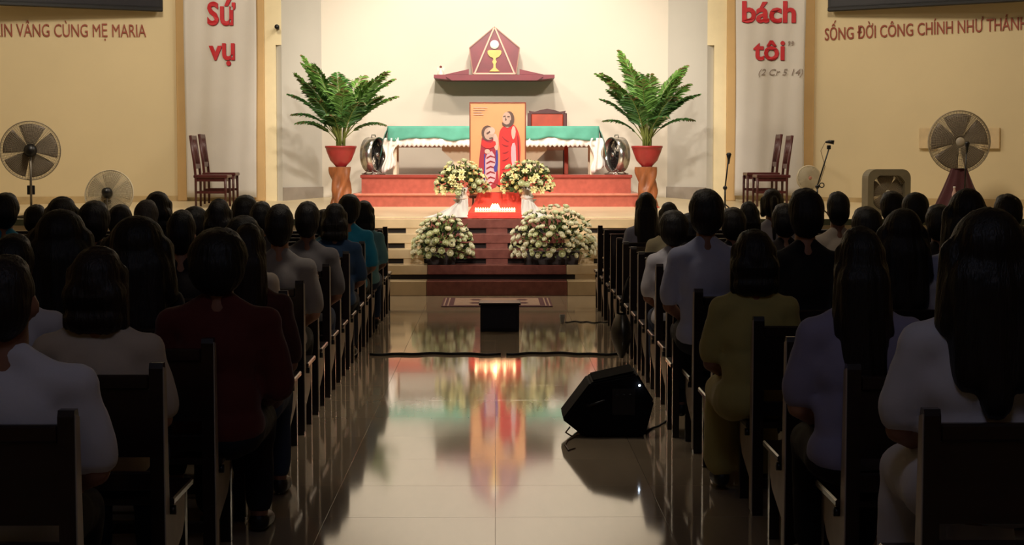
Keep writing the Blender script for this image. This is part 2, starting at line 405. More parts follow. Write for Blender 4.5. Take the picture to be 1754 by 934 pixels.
# banners
def banner(name, label, pxs, ytop, ybot, letters, phase):
    x0, x1 = at(pxs[0], 300, YF-.1).x, at(pxs[1], 300, YF-.1).x
    zt, zb = ytop, ybot
    bw = (x1-x0)
    def fn(u, v):
        z = zt+(zb-zt)*v
        x = x0+bw*u+.02*math.sin(v*5+phase)*(u-.5)
        y = YF-.14+.02*math.sin(u*9+phase+v*1.3)*(.25+v)+.008*math.sin(u*23+v*4)
        return Vector((x, y, z))
    m = MB(); m.grid(fn, 30, 30); 
    root = thing(name, label, 'banner')
    cloth = part('banner_cloth', m, FABW, root)
    sol = cloth.modifiers.new('thickness', 'SOLIDIFY'); sol.thickness = .004; sol.offset = 1
    part('hanging_rod', MB().tube([(x0-.05, YF-.14, zt), (x1+.05, YF-.14, zt)], .018), METAL, root)
    for (txt, cx, cy, wd, ht, m_, off, shr) in letters:
        p = at(cx, cy, YF-.2); s_ = (YF-.2)/F
        me = text_mesh(txt, wd*s_, ht*s_, m_, off, .006, shr)
        # drape the letters over the cloth so they lie on its folds
        for v in me.vertices:
            X, Z = v.co.x+p.x, v.co.z+p.z; u = min(1, max(0, (X-x0)/bw)); vv = min(1, max(0, (zt-Z)/(zt-zb)))
            v.co = (X, fn(u, vv).y-.012+v.co.y, Z)
        link('lettering', me, root)
        if m_ is REDL: # darker offset copy that paints a shadow edge behind the letters
            me2 = me.copy(); me2.materials.clear(); me2.materials.append(mat('deep_red_shadow', (120, 22, 36), .6))
            for v in me2.vertices: v.co = (v.co.x+.007, v.co.y+.004, v.co.z-.008)
            link('letter_shadow', me2, root)
    return root
banner('hanging_banner', 'tall white banner left of the sanctuary with two short red words', (319, 441), 4.75, at(380, 339, YF).z+.01,
       [('Sứ', 378, 21, 48, 44, REDL, .028, 0), ('vụ', 379, 93, 44, 38, REDL, .03, 0)], 0)
banner('hanging_banner', 'tall white banner right of the sanctuary ending in a grey verse reference', (1258, 1376), 4.75, at(1310, 336, YF).z+.01,
       [('bách', 1318, 20, 92, 37, REDL, .028, 0), ('tôi', 1318, 86, 54, 34, REDL, .022, 0), ('”', 1356, 74, 10, 8, GREYL, .02, 0), ('(2 Cr 5 14)', 1338, 125, 76, 14, GREYL, 0, .25)], 1.7)
# wall lettering on the splayed walls
def on_splay(side, px, py, out=.006):
    # intersect pixel ray with the splayed wall plane
    a = AL if side < 0 else -AR; c0 = Vector((xc0 if side < 0 else xc1, YF, 0)); t = Vector((math.cos(a), math.sin(a), 0)); n = Vector((t.y, -t.x, 0))
    d = CM @ Vector(((px-877)/F, -(py-467)/F, -1.0)); o = Vector((0, 0, 1.7))
    s_ = ((c0+n*out)-o).dot(n)/d.dot(n); return o+d*s_, a
for side, txt, xa, xb, y0_, y1_, lab in ((-1, 'XIN VÂNG CÙNG MẸ MARIA', -14, 250, 52, 53, 'line of brown wall letters under the left dark screen'),
                                   (1, 'SỐNG ĐỜI CÔNG CHÍNH NHƯ THÁNH', 1413, 1760, 53, 33, 'line of brown wall letters under the right dark screen')):
    p0, a = on_splay(side, xa, y0_); p1, _ = on_splay(side, xb, y1_)
    L = (p1-p0).length
    me = text_mesh(txt, L, .29, BRNL, 0 if side < 0 else .004, .012)
    o = link('wall_lettering', me, loc=(p0+p1)/2); d = p1-p0
    o.rotation_euler = (0, -math.atan2(d.z, math.hypot(d.x, d.y)), math.atan2(d.y, d.x)); tag(o, lab, 'lettering')
# dark screens
for side, (xa, ya), (xb, yb), lab in ((-1, (-40, 6), (283, 22), 'wide dark screen hanging on the left front wall'), (1, (1411, 22), (1790, -1), 'wide dark screen hanging on the right front wall')):
    p0, _ = on_splay(side, xa, ya, .28); p1, _ = on_splay(side, xb, yb, .28); d = (p1-p0); d.z = 0
    zc = (p0.z+p1.z)/2; L = d.length; rz = math.atan2(d.y, d.x)+(math.radians(7) if side < 0 else -math.radians(6))
    r = thing('projection_screen', lab, 'screen', ((p0.x+p1.x)/2, (p0.y+p1.y)/2, zc), rz)
    part('screen_frame', MB().box(-L/2, L/2, -.02, .05, 0, 1.7, .01), BLACK, r)
    part('screen_panel', MB().box(-L/2+.06, L/2-.06, -.026, -.019, .07, 1.62), SCREEN, r)
    part('bottom_bar', MB().box(-L/2+.01, L/2-.01, -.05, -.0205, .005, .055, .006), BLACK, r)
    part('wall_bracket', MB().box(-.2, .2, .05, .26, .5, .8), METAL, r)
# small black wall spot
p = at(476, 47, YF)
r = thing('wall_spot_lamp', 'small black spot lamp on the wall beside the left banner', 'lamp', (p.x, YF, p.z))
part('lamp_head', MB().lathe([(.001, -.14), (.035, -.14), (.03, -.05), (.015, -.03), (.001, -.03)], axis='y', n=14), BLACK, r)
part('mount', MB().box(-.02, .02, -.03, 0, -.03, .03), BLACK, r)

# ------------------------------------------------------------ altar
YA = 25.62
def altar():
    r = thing('altar_table', 'long altar table dressed in green cloth with white scalloped lace', 'altar', (0, 0, 0))
    xa, xb = at(664, 220, YA).x, at(1026, 220, YA).x; zt = at(850, 217.5, YA).z; y0, y1 = YA, YA+.75
    part('table_top', MB().box(xa+.03, xb-.03, y0+.03, y1, zt-.07, zt-.012), WHITEC, r)
    pa, pb = at(757, 256, YA+.2).x, at(937, 256, YA+.2).x; qa, qb = at(777, 276, YA+.2).x, at(918, 276, YA+.2).x
    m = MB().prism([(pa, zt-.08), (pb, zt-.08), (pb-.0, zt-.34), (qb, zt-.50), (qb, z2+.001), (qa, z2+.001), (qa, zt-.50), (pa, zt-.34)], 'y', y0+.2, y1-.1)
    part('stone_pedestal', m, mat('beige_stone', (208, 186, 156), .5, var=.06), r)
    for x in (xa+.1, xb-.1):
        for y in (y0+.09, y1-.1): part('leg', MB().box(x-.025, x+.025, y-.025, y+.025, z2+.001, zt-.07), mat('pale_wood', (236, 214, 184), .5), r)
    def cloth(xa, xb, drop, lift, yo, m_, name, wave, sc, sidedrop):
        mb = MB()
        def front(u, v):
            x = xa+(xb-xa)*u; d = drop*(1+.10*math.sin(u*21+1)+.05*math.sin(u*47)); 
            if sc: d = drop*(.86+.14*abs(math.sin(u*PI*sc)))
            y = y0-yo-.015*v*math.sin(u*wave+v*2)-.02*v
            return Vector((x, y, zt+lift-d*v))
        mb.grid(front, 160 if sc else 90, 6)
        mb.grid(lambda u, v: Vector((xa+(xb-xa)*u, y0-yo+(y1-y0+2*yo)*v, zt+lift)), 20, 3)
        mb.grid(lambda u, v: Vector((xa+(xb-xa)*u, y1+yo, zt+lift-drop*v)), 20, 2)
        for s, x in ((-1, xa), (1, xb)):
            def side(u, v, s=s, x=x):
                y = y0-yo+(y1-y0+2*yo)*u
                return Vector((x+s*(.02+(.09 if sidedrop(0) > .4 else .03)*v*(1-.5*u))*min(1, v*3+.001), y, zt+lift-sidedrop(u)*v))
            mb.grid(side, 10, 8)
        o = part(name, mb, m_, r); sol = o.modifiers.new('thickness', 'SOLIDIFY'); sol.thickness = .004; sol.offset = -1
    cloth(xa, xb, .19, .012, .03, GREENC, 'green_cloth', 60, 0, lambda u: .19+.27*max(0, 1-u*3))
    cloth(xa+.02, xb-.02, .30, .004, .015, WHITEC, 'lace_cloth', 150, 46, lambda u: .30)
    for s, x in ((-1, xa+.06), (1, xb-.06)):
        def fall(u, v, s=s, x=x):
            return Vector((x+s*.02+(u-.5)*(.16+.05*math.sin(v*9))+.03*v*s, y0-.03-.03*math.sin(u*13+v*5), zt-.16-(.52-.1*u)*v))
        o = part('lace_fall', MB().grid(fall, 16, 14), WHITEC, r); sol = o.modifiers.new('thickness', 'SOLIDIFY'); sol.thickness = .004
altar()
# celebrant chair behind the altar
x0, x1 = at(907, 190, 26.75).x, at(968, 190, 26.75).x; cx = (x0+x1)/2; hw = (x1-x0)/2
r = thing('celebrant_chair', 'red-brown wooden armchair with curved crest standing behind the altar', 'chair', (cx, 26.75, z2))
zt = at(937, 188, 26.75).z-z2
crest = [(-hw, zt-.06), (-hw-.01, zt-.015), (-hw*.7, zt-.03), (-hw*.35, zt+.0), (0, zt+.015), (hw*.35, zt), (hw*.7, zt-.03), (hw+.01, zt-.015), (hw, zt-.06)]
part('crest_rail', MB().prism(crest, 'y', .02, .07), CHAIRW, r)
part('backrest', MB().box(-hw+.03, hw-.03, .03, .06, .5, zt-.06, .01), CHAIRR, r)
for s in (-1, 1):
    part('leg', MB().box(s*hw-.03, s*hw+.03, .02, .07, 0.001, zt-.05, .006), CHAIRW, r)
    part('leg', MB().box(s*hw-.03, s*hw+.03, -.47, -.41, 0.001, .62, .006), CHAIRR, r)
    part('armrest', MB().box(s*hw-.035, s*hw+.035, -.49, .02, .62, .66, .01), CHAIRR, r)
part('seat', MB().box(-hw+.03, hw-.03, -.47, .02, .36, .42, .01), mat('pale_seat_pad', (216, 190, 164), .8), r)
part('seat_rail', MB().box(-hw+.03, hw-.03, -.45, -.42, .54, .60, .006), CHAIRR, r)

# ------------------------------------------------------------ icon panel, red cloth, candles
YI = 23.25
def icon():
    xa, xb = at(804, 200, YI).x, at(901, 200, YI).x; zt = at(850, 175, YI).z; zb = 1.2
    W, H = xb-xa, zt-zb
    r = thing('icon_painting', 'tall orange panel painting of two figures in red robes on the centre easel', 'painting', ((xa+xb)/2, YI, zb))
    part('panel', MB().box(-W/2+.012, W/2-.012, 0, .02, .01, H-.01), mat('ochre_gold_ground', (240, 172, 116), .5, var=.08, scale=2.5), r)
    fm = mat('dark_orange_frame', (150, 62, 36), .4, var=.1)
    for (a, b_, c, d) in ((-W/2, W/2, H-.014, H), (-W/2, W/2, 0, .014), (-W/2, -W/2+.014, .014, H-.014), (W/2-.014, W/2, .014, H-.014)):
        part('frame_rail', MB().box(a, b_, -.012, .025, c, d, .003), fm, r)
    cols = [(226, 48, 46), (150, 20, 34), (236, 196, 180), (214, 178, 160), (104, 76, 66), (70, 62, 160), (240, 214, 150), (232, 190, 200), (176, 40, 60)]
    ms = [mat('paint_%s' % n, c, .55, var=.06, scale=9) for n, c in zip(('red', 'deep_red', 'pale_flesh', 'flesh', 'dark_umber', 'blue', 'halo', 'pink', 'crimson'), cols)]
    mb = MB(); lay = [0]
    def S(pts, mi, sm=0):
        # pts in photo pixels, smoothed by one Chaikin pass
        P_ = [Vector(((x-852.5)/97*W, (325+(zb-1.2)*0-y))) for x, y in pts]
        P_ = [Vector((p.x, (at(852, y, YI).z-zb))) for p, (x, y) in zip(P_, pts)]
        for _ in range(sm):
            Q = []
            for i, p in enumerate(P_):
                n_ = P_[(i+1) % len(P_)]; Q += [p*.75+n_*.25, p*.25+n_*.75]
            P_ = Q
        lay[0] += 1; y = -.0006*lay[0]
        vs = [(p.x, y, p.y) for p in P_]
        mb.add(vs, [list(range(len(vs)))], mi)
    def E(cx_, cy_, rx, ry, mi):
        S([(cx_+rx*math.cos(2*PI*k/16), cy_+ry*math.sin(2*PI*k/16)) for k in range(16)], mi)
    # kneeling bearer figure (left)
    S([(826, 232), (836, 226), (846, 232), (848, 252), (852, 285), (856, 324), (819, 324), (818, 300), (822, 262), (824, 245)], 8, 2)
    S([(832, 262), (846, 258), (850, 290), (848, 312), (833, 322), (830, 300)], 7, 1)
    for k in range(6):
        y = 266+k*9
        S([(833, y+4), (840, y), (848, y+3), (848, y+5), (840, y+3), (833, y+7)], 1, 0)
    S([(849, 254), (853, 256), (853, 292), (847, 296), (845, 286), (849, 282)], 5, 1)
    S([(829, 264), (831, 264), (831, 318), (829, 320)], 5, 0)
    S([(848, 226), (854, 240), (853, 258), (847, 256), (844, 240)], 2, 1)
    E(835, 228, 10.5, 13, 4); E(838, 229, 9, 11, 3); E(842, 224, 6, 6, 2)
    S([(825, 238), (838, 246), (848, 240), (850, 250), (836, 256), (824, 250)], 0, 1)
    E(834.5, 259.5, 4.5, 4, 2)
    S([(833, 228), (839, 224), (840, 227), (834, 231)], 4, 0); S([(838, 236), (844, 235), (844, 238), (838, 238)], 4, 0)
    # standing figure (right)
    S([(856, 222), (866, 214), (878, 212), (886, 220), (892, 240), (891, 280), (888, 300), (876, 312), (868, 324), (852, 324), (856, 300), (857, 262), (854, 240)], 0, 2)
    S([(879, 214), (884, 222), (882, 236), (878, 240), (875, 226)], 2, 1)
    S([(876, 246), (883, 244), (884, 270), (884, 288), (879, 290), (875, 272)], 7, 1)
    S([(886, 226), (889, 244), (890, 280), (888, 292), (887, 262)], 1, 1)
    for a in ((858, 232, 874, 244), (858, 246, 873, 250), (859, 262, 873, 258), (858, 276, 874, 268), (857, 292, 876, 280), (864, 308, 878, 292)):
        S([(a[0], a[1]), ((a[0]+a[2])/2, (a[1]+a[3])/2+4), (a[2], a[3]), ((a[0]+a[2])/2, (a[1]+a[3])/2+1.5)], 1, 1)
    S([(864, 203), (874, 204), (876, 216), (868, 220), (863, 214)], 3, 1)
    E(872, 204, 9, 13.5, 4); E(868, 203, 7.5, 11, 3)
    S([(859, 208), (866, 214), (873, 212), (874, 204), (877, 212), (870, 218), (861, 216)], 4, 1)
    S([(862, 199), (866, 198), (866, 200), (862, 201)], 4, 0); S([(869, 199), (873, 199), (873, 201), (869, 201)], 4, 0); S([(866, 200), (868, 206), (865, 207)], 4, 0)
    E(869, 287, 1.6, 1.6, 2)
    for k, wd in enumerate((24, 20, 14, 17)):
        S([(811, 184+k*4), (811+wd, 184+k*4), (811+wd, 185.2+k*4), (811, 185.2+k*4)], 3, 0)
    o = part('painted_image', mb, ms, r)
    for s in (-1, 1):
        part('easel_leg', MB().tube([(s*W*.38, .03, H*.75), (s*W*.45, .26, -zb+stage_z(YI+.26)+.012)], .014), BROWNW, r)
        part('easel_leg', MB().tube([(s*W*.3, .035, .2), (s*W*.36, .03, -zb+stage_z(YI)+.012)], .014), BROWNW, r)
    part('easel_ledge', MB().box(-W/2, W/2, -.03, .05, -.04, -.003, .004), BROWNW, r)
icon()
def redcloth():
    r = thing('cloth_draped_stand', 'low stand under a bright red cloth before the icon', 'stand', (0, 0, 0))
    st = [(23.17, 1.24, 819, 888), (23.1, 1.13, 814, 894), (22.99, 1.03, 806, 900), (22.95, .985, 802, 903), (22.87, .98, 797, 907), (22.855, .94, 795, 909), (22.845, .906, 793, 910)]
    def fn(u, v):
        t = v*(len(st)-1); i = min(int(t), len(st)-2); f = t-i; a, b_ = st[i], st[i+1]
        Y = a[0]+(b_[0]-a[0])*f; z = a[1]+(b_[1]-a[1])*f; l = a[2]+(b_[2]-a[2])*f; r_ = a[3]+(b_[3]-a[3])*f
        x = at(l+(r_-l)*u, 300, Y).x
        rip = .012*math.sin(u*31+v*3)*(1-abs(v-.35)) * (1 if .0 < v < .5 or v > .8 else 0)
        return Vector((x, Y-abs(rip), z))
    m = MB().grid(fn, 60, 36)
    o = part('red_cloth', m, REDC, r); sol = o.modifiers.new('thickness', 'SOLIDIFY'); sol.thickness = .006; sol.offset = -1
    xl, xr = at(826, 300, 23.1).x, at(882, 300, 23.1).x
    part('wooden_core', MB().prism([(22.9, .91), (22.9, .955), (22.99, .96), (23.12, 1.05), (23.19, 1.19), (23.19, .92)], 'x', xl, xr), BROWNW, r)
redcloth()
n = 17
for i in range(n):
    px = 815+ (881-815)*i/(n-1); Yc = 22.905; x = at(px, 300, Yc).x
    big = abs(i-(n-1)/2) <= 1.2
    o_ = ('leftmost', 'second from left', 'third from left', 'fourth from left', 'fifth from left', 'sixth from left', 'last before the tall ones, left', 'left one of the three tall', 'middle one of the three tall', 'right one of the three tall', 'first after the tall ones, right', 'sixth from right', 'fifth from right', 'fourth from right', 'third from right', 'second from right', 'rightmost')[i]
    r = thing('tea_light', ('bright candle on the red cloth, %s' % o_ if big else 'small tea light on the red cloth, %s of the row' % o_), 'candle', (x, Yc, .987), 0,
              'tall middle candles' if big else 'tea lights in the row before the icon')
    h = .03 if big else .018
    part('candle_cup', MB().lathe([(.001, 0), (.0155, 0), (.0165, h), (.001, h)], n=12), WAX, r)
    part('flame', MB().lathe([(.001, h), (.010, h+.008), (.0145, h+.018), (.008, h+.034), (.001, h+.045)] if not big else [(.001, h), (.02, h+.014), (.028, h+.034), (.018, h+.06), (.001, h+.085)], n=10), FLAME, r)
    if i % 4 == 0:
        l = bpy.data.lights.new('candle_glow', 'POINT'); l.energy = .5 if big else .2; l.color = (1, .6, .3); l.shadow_soft_size = .02
        lo = bpy.data.objects.new('candle_glow', l); C.objects.link(lo); lo.location = (x, Yc-.02, .987+h+.08)

# ------------------------------------------------------------ flowers
def rose_mesh(name, m, seed, r=.040, lily=False):
    rnd = random.Random(seed); mb = MB()
    if lily:
        for k in range(6):
            a = 2*PI*k/6+rnd.random()*.2; ca, sa = math.cos(a), math.sin(a)
            def pet(u, v, ca=ca, sa=sa):
                w_ = .016*math.sin(PI*min(1, v*.9+.08))*(u-.5)*2; d = .012+.045*v; z = .03*math.sin(v*2.2)
                return Vector((ca*d-sa*w_, sa*d+ca*w_, z))
            mb.grid(pet, 2, 4)
        mb.ball((0, 0, .012), .012, 6, 4)
    else:
        mb.ball((0, 0, r*.5), (r*.42, r*.42, r*.55), 8, 5)
        for ring_, (n_, rr, hh) in enumerate(((4, .72, 1.02), (5, 1.0, .78))):
            for k in range(n_):
                a = 2*PI*(k+.5*ring_)/n_+rnd.random()*.3
                def pet(u, v, a=a, rr=rr, hh=hh):
                    th = a+(u-.5)*1.5; q_ = r*rr*(.35+.75*math.sin(v*1.75)); z = r*(.05+hh*v)-abs(u-.5)*r*.25
                    return Vector((math.cos(th)*q_, math.sin(th)*q_, z))
                mb.grid(pet, 3, 3)
    me = mb.mesh(name, [m], recalc=False); return me
RM = [rose_mesh('flower', ROSE, 1), rose_mesh('flower', ROSEG, 2), rose_mesh('flower', ROSE, 3, .03), rose_mesh('lily_flower', ROSEY, 4, lily=True), rose_mesh('flower', ROSEY, 5, .026)]
def arrangement(label, cx, cy, pw, ph, Y, nfl, seed, kinds, planter, base_z, stand=None):
    rnd = random.Random(seed); c = at(cx, cy+ph/2, Y); s_ = Y/F; W, H = pw*s_/2, ph*s_
    bz = c.z+H*.12 if planter else c.z+H*.25
    r = thing('flower_arrangement', label, 'flowers', (c.x, Y, base_z), 0)
    off = bz-base_z
    if planter:
        a, b_, d = planter
        mm = MB().prism([(a-.0, 0), (b_, 0), (b_+.03, off), (a-.03, off)], 'y', -d, d)
        part('planter_box', mm, PLANT, r)
    if stand:
        part('vase', MB().lathe([(.07, 0.0), (.09, .02), (.06, off*.5), (.085, off+.02), (.001, off+.02)], n=16), WHITEC, r)
    leaf = MB()
    def dome(t, p, k=1.0):
        # direction on an upper half ellipsoid
        return Vector((math.cos(t)*math.sin(p)*W*k, -abs(math.sin(t))*math.sin(p)*.26*k if rnd.random() < .8 else math.sin(t)*math.sin(p)*.2*k, off+(H*.86)*math.cos(p)*k))
    for k in range(380):
        t = rnd.random()*2*PI; p_ = math.acos(rnd.uniform(-.12, 1)); k_ = rnd.uniform(.45, 1.0)
        c_ = dome(t, p_, k_); d = (c_-Vector((0, 0, off))).normalized(); d = (d+Vector((rnd.uniform(-.5, .5), rnd.uniform(-.5, .5), rnd.uniform(-.5, .4)))).normalized()
        n_ = d.cross(Vector((rnd.random(), rnd.random(), rnd.random()))).normalized(); L = rnd.uniform(.04, .09); w_ = L*.28
        if k_ > .985: L *= 1.4; w_ *= .5
        nn = d.cross(n_)*.012
        leaf.add([c_, c_+d*L*.5+n_*w_+nn, c_+d*L, c_+d*L*.5-n_*w_+nn, c_+d*L*.5-nn], [(0, 1, 4), (1, 2, 4), (2, 3, 4), (3, 0, 4)], 1 if rnd.random() < .4 else 0)
    fo = part('foliage', leaf, [FOL, FOLL], r); fo['kind'] = 'stuff'
    pts = []; tries = 0
    while len(pts) < nfl and tries < 9000:
        tries += 1
        t = rnd.random()*2*PI; p_ = math.acos(rnd.uniform(-.1, 1))
        c_ = dome(t, p_, rnd.uniform(.96, 1.08))
        if c_.y > .08: continue
        if any((c_-o_).length < .064 for o_ in pts): continue
        pts.append(c_)
    for c_ in pts:
        d = (c_-Vector((0, .05, off-.05))).normalized()
        f = link('flower', RM[rnd.choice(kinds)], r, loc=c_); f.rotation_euler = d.to_track_quat('Z', 'Y').to_euler(); k_ = rnd.uniform(.8, 1.15); f.scale = (k_, k_, k_)
arrangement('lower left mound of cream roses in a dark planter on the steps', 760, 406, 96, 70, 22.0, 62, 1, [0, 1, 2], (-.2, .14, .10), .362)
arrangement('largest mound of white roses, lower right on the steps by the right pews', 948, 397, 136, 88, 21.98, 100, 2, [0, 0, 2, 1], (-.36, .30, .10), .362)
PZ = 1.16
arrangement('upper left bouquet of pale lilies and roses beside the icon', 791, 311, 84, 52, 22.98, 48, 3, [3, 4, 3, 1], None, PZ, True)
arrangement('upper right bouquet of pale lilies and roses beside the icon', 903, 309, 84, 52, 22.98, 48, 4, [3, 4, 3, 1], None, PZ, True)
for s, cx in ((-1, 789), (1, 906)):
    x = at(cx, 340, 22.98).x
    r = thing('flower_pedestal', 'white cloth draped pedestal under the upper %s bouquet' % ('left' if s < 0 else 'right'), 'pedestal', (x, 22.98, stage_z(22.98)))
    hh = PZ-stage_z(22.98)-.002
    part('column', MB().lathe([(.09, 0.001), (.08, .03), (.06, .06), (.06, hh-.05), (.1, hh-.01), (.1, hh-.004)], n=16), WHITEC, r)
    ext = .42 if s < 0 else .26
    def dr(u, v, s=s, ext=ext):
        # top of column down and outwards to the floor
        x = (-s*.10)+(u)*s*(.17+ext*v**1.4); z = hh*(1-v)**1.2*(1-.25*u)+.014
        return Vector((x, -.10-.05*v-.015*math.sin(u*17+v*6), z))
    o = part('draped_cloth', MB().grid(dr, 24, 16), WHITEC, r); sol = o.modifiers.new('thickness', 'SOLIDIFY'); sol.thickness = .006

# ------------------------------------------------------------ potted palms
def frond_mesh(seed, L, bend, m, tipm, mirror=1):
    rnd = random.Random(seed); mb = MB(); pts = []
    n = 26
    for i in range(n+1):
        t = i/n; pts.append(Vector((L*(t*.12+bend*t*t*.7), 0, L*(t-.5*bend*t*t*t*.8))))
    mb.tube(pts, [.008*(1-i/n)+.0015 for i in range(n+1)], 5, 2)
    for i in range(7, n+1):
        t = i/n; tg = (pts[min(i+1, n)]-pts[i-1]).normalized()
        for k in (0, .33, .66):
            for s in (-1, 1):
                ll = L*.30*math.sin(PI*(t*.8+.12))*rnd.uniform(.8, 1.1); d = (tg*rnd.uniform(.8, 1.1)+Vector((0, s*.95, 0))+Vector((0, 0, rnd.uniform(-.2, .15)))).normalized()
                base = pts[i]+tg*k*L/n; side = Matrix.Rotation(rnd.uniform(-1.3, 1.3), 3, d) @ d.cross(Vector((0, 0, 1))).normalized(); w_ = .015
                dp = Vector((0, 0, -1))*ll*.25
                vs = [base, base+d*ll*.35+side*w_, base+d*ll*.7+side*w_*.8+dp*.35, base+d*ll+dp, base+d*ll*.7-side*w_*.8+dp*.35, base+d*ll*.35-side*w_]
                mb.add(vs, [(0, 1, 5), (1, 2, 4, 5), (2, 3, 4)], 1 if (t > .8 and rnd.random() < .35) else 0)
    return mb.mesh('frond', [m, tipm, STEM], recalc=False)
FR = [frond_mesh(1, .95, .25, LEAF, LEAFT), frond_mesh(2, .95, .42, LEAFD, LEAFT), frond_mesh(3, .9, .65, LEAFD, LEAFT), frond_mesh(4, 1.0, .4, LEAF, LEAFT)]
def palm(cx, seed, lab, fronds):
    Y = 25.55 if cx < 800 else 25.6
    Y = 25.0; 
    zg = stage_z(Y); x = at(cx, 300, Y).x
    ztop = at(cx, 286, Y).z
    r = thing('plant_stand', 'carved root-wood stand under the %s potted palm' % lab, 'stand', (x, Y, zg))
    hs = ztop-zg; rnd = random.Random(seed)
    mb = MB()
    def st(u, v):
        a = 2*PI*u; rr = .115+.02*math.sin(3*a+v*5)+.02*math.sin(5*a-v*9)+.03*abs(v-.5)*2; return Vector((rr*math.cos(a), rr*math.sin(a), .012+hs*.0+(hs-.014)*v))
    mb.grid(st, 28, 12)
    mb.lathe([(.06, .012), (.1, .013)], n=14); mb.lathe([(.09, hs-.006), (.001, hs-.002)], n=14)
    part('carved_trunk', mb, STUMP, r)
    part('base_plate', MB().box(-.17, .17, -.15, .15, 0.0, .013), CHAIRR, r)
    for k in range(4):
        a = k*PI/2+.6; part('root_foot', MB().tube([(.08*math.cos(a), .08*math.sin(a), .12), (.14*math.cos(a), .13*math.sin(a), .04), (.15*math.cos(a), .135*math.sin(a), .02)], [.035, .03, .02], 8), STUMP, r)
    r = thing('potted_palm', 'areca palm in a red bowl pot on the %s stand by the altar' % lab, 'plant', (x, Y, ztop))
    hp = at(cx, 250, Y).z-ztop; R_ = 26*Y/F
    part('pot', MB().lathe([(.001, 0), (.075, 0), (.08, .015), (.15, hp*.3), (R_*.93, hp*.72), (R_, hp-.03), (R_+.008, hp-.028), (R_+.008, hp), (R_-.015, hp), (R_-.02, hp-.03), (.001, hp-.03)], n=28), POT, r)
    part('soil', MB().lathe([(.001, hp-.031), (R_-.02, hp-.031), (R_-.02, hp-.015), (.001, hp-.01)], n=20), SOIL, r)
    for k in range(9):
        a = k*2.4; part('stem', MB().tube([(.05*math.cos(a), .04*math.sin(a), hp-.03), (.06*math.cos(a), .05*math.sin(a), hp+.2), (.10*math.cos(a), .07*math.sin(a), hp+.45)], [.016, .013, .009], 7), STEM, r)
    for (mi, az, tilt, sc, h) in fronds:
        f = link('frond', FR[mi], r); f.rotation_euler = Euler((0, math.radians(tilt), math.radians(az)), 'XYZ'); sc *= 1.12; f.scale = (sc*.9, sc, sc)
        f.location = (.04*math.cos(math.radians(az)), .04*math.sin(math.radians(az)), hp-.02+h)
fl = [(0, 170, 6, 1.25, .1), (3, 340, 10, 1.15, .05), (0, 215, 4, 1.05, .15), (1, 100, 4, 1.0, .2), (3, 140, 8, .95, .2), (3, 60, 4, 1.05, .05), (3, 10, 15, 1.08, .08), (0, 200, 16, 1.1, .08), (1, 180, 22, .95, .1), (1, 150, 12, 1.0, .05), (2, 185, 25, .8, .1),
      (3, 0, 28, .92, .12), (1, 330, 22, .9, .1), (2, 350, 35, .7, .1), (0, 270, 6, .95, .05), (1, 240, 20, .9, .05), (1, 300, 22, .85, .05), (2, 210, 30, .75, .05), (0, 100, 8, 1.0, .0), (3, 280, 10, .8, .1), (1, 20, 18, .85, .1), (0, 185, 8, 1.15, .1), (2, 260, 22, .7, .1), (0, 320, 12, .9, .1), (1, 225, 12, 1.0, .1)]
palm(584, 1, 'left', fl)
fr = [(0, 150, 0, 1.28, .1), (3, 20, 6, 1.05, .2), (0, 230, 6, .95, .2), (1, 100, 4, 1.0, .2), (3, 170, 12, 1.1, .1), (3, 190, 8, 1.1, .05), (0, 10, 10, 1.12, .08), (1, 0, 22, .95, .1), (1, 180, 22, .85, .1), (2, 175, 25, .72, .05), (2, 5, 30, .75, .1), (0, 270, 5, 1.0, .05),
      (1, 240, 16, .9, .05), (1, 300, 18, .9, .05), (0, 330, 10, .95, .1), (3, 210, 12, .95, .1), (2, 290, 25, .7, .1), (0, 90, 5, 1.0, .0), (3, 30, 16, 1.0, .1), (1, 345, 18, .85, .1), (0, 255, 10, .85, .15), (1, 200, 14, .9, .1)]
palm(1108, 2, 'right', fr)

# ------------------------------------------------------------ fans
def fan_head(r, R, wire, blade, hubm, cz=0, tilt=0, rings=18, spokes=64, depth=.1, nb=5):
    head = link('fan_head', None, r, loc=(0, 0, cz), rot=(tilt, 0, 0))
    g = MB()
    for k in range(rings):
        rr = R*(.16+.84*(k+1)/rings); g.ring((0, -depth*.5*math.cos((k+1)/rings*PI/2)-.01, 0), rr, .0028 if k < rings-1 else .008, 'y', 40, 4)
        g.ring((0, depth*.5*math.cos((k+1)/rings*PI/2)+.01, 0), rr, .0028 if k < rings-1 else .008, 'y', 40, 4)
    for k in range(spokes):
        a = 2*PI*k/spokes
        for s in (-1, 1): g.tube([(R*.14*math.cos(a), s*(depth*.5+.01), R*.14*math.sin(a)), (R*.7*math.cos(a), s*(depth*.5*math.cos(.7*PI/2)+.015), R*.7*math.sin(a)), (R*math.cos(a), s*.01, R*math.sin(a))], .0022, 4)
    gg = part('grille', g, wire, head); gg['kind'] = 'stuff'
    for k in range(nb):
        a0 = 2*PI*k/nb+.4
        def bl(u, v, a0=a0):
            rr = R*(.12+.80*v); a = a0+(u-.5)*(1.15-.15*v)*5/nb; return Vector((rr*math.cos(a), (u-.5)*.05, rr*math.sin(a)))
        o = part('blade', MB().grid(bl, 6, 6), blade, head); sol = o.modifiers.new('thickness', 'SOLIDIFY'); sol.thickness = .003
    part('hub', MB().lathe([(.001, -depth*.5-.02), (R*.13, -depth*.5-.02), (R*.16, -depth*.5), (R*.12, 0), (.001, 0)], axis='y', n=20), hubm, head)
    part('motor', MB().lathe([(.001, .02), (R*.2, .02), (R*.22, .09), (R*.15, .17), (.001, .18)], axis='y', n=20), BLACK, head)
    return head
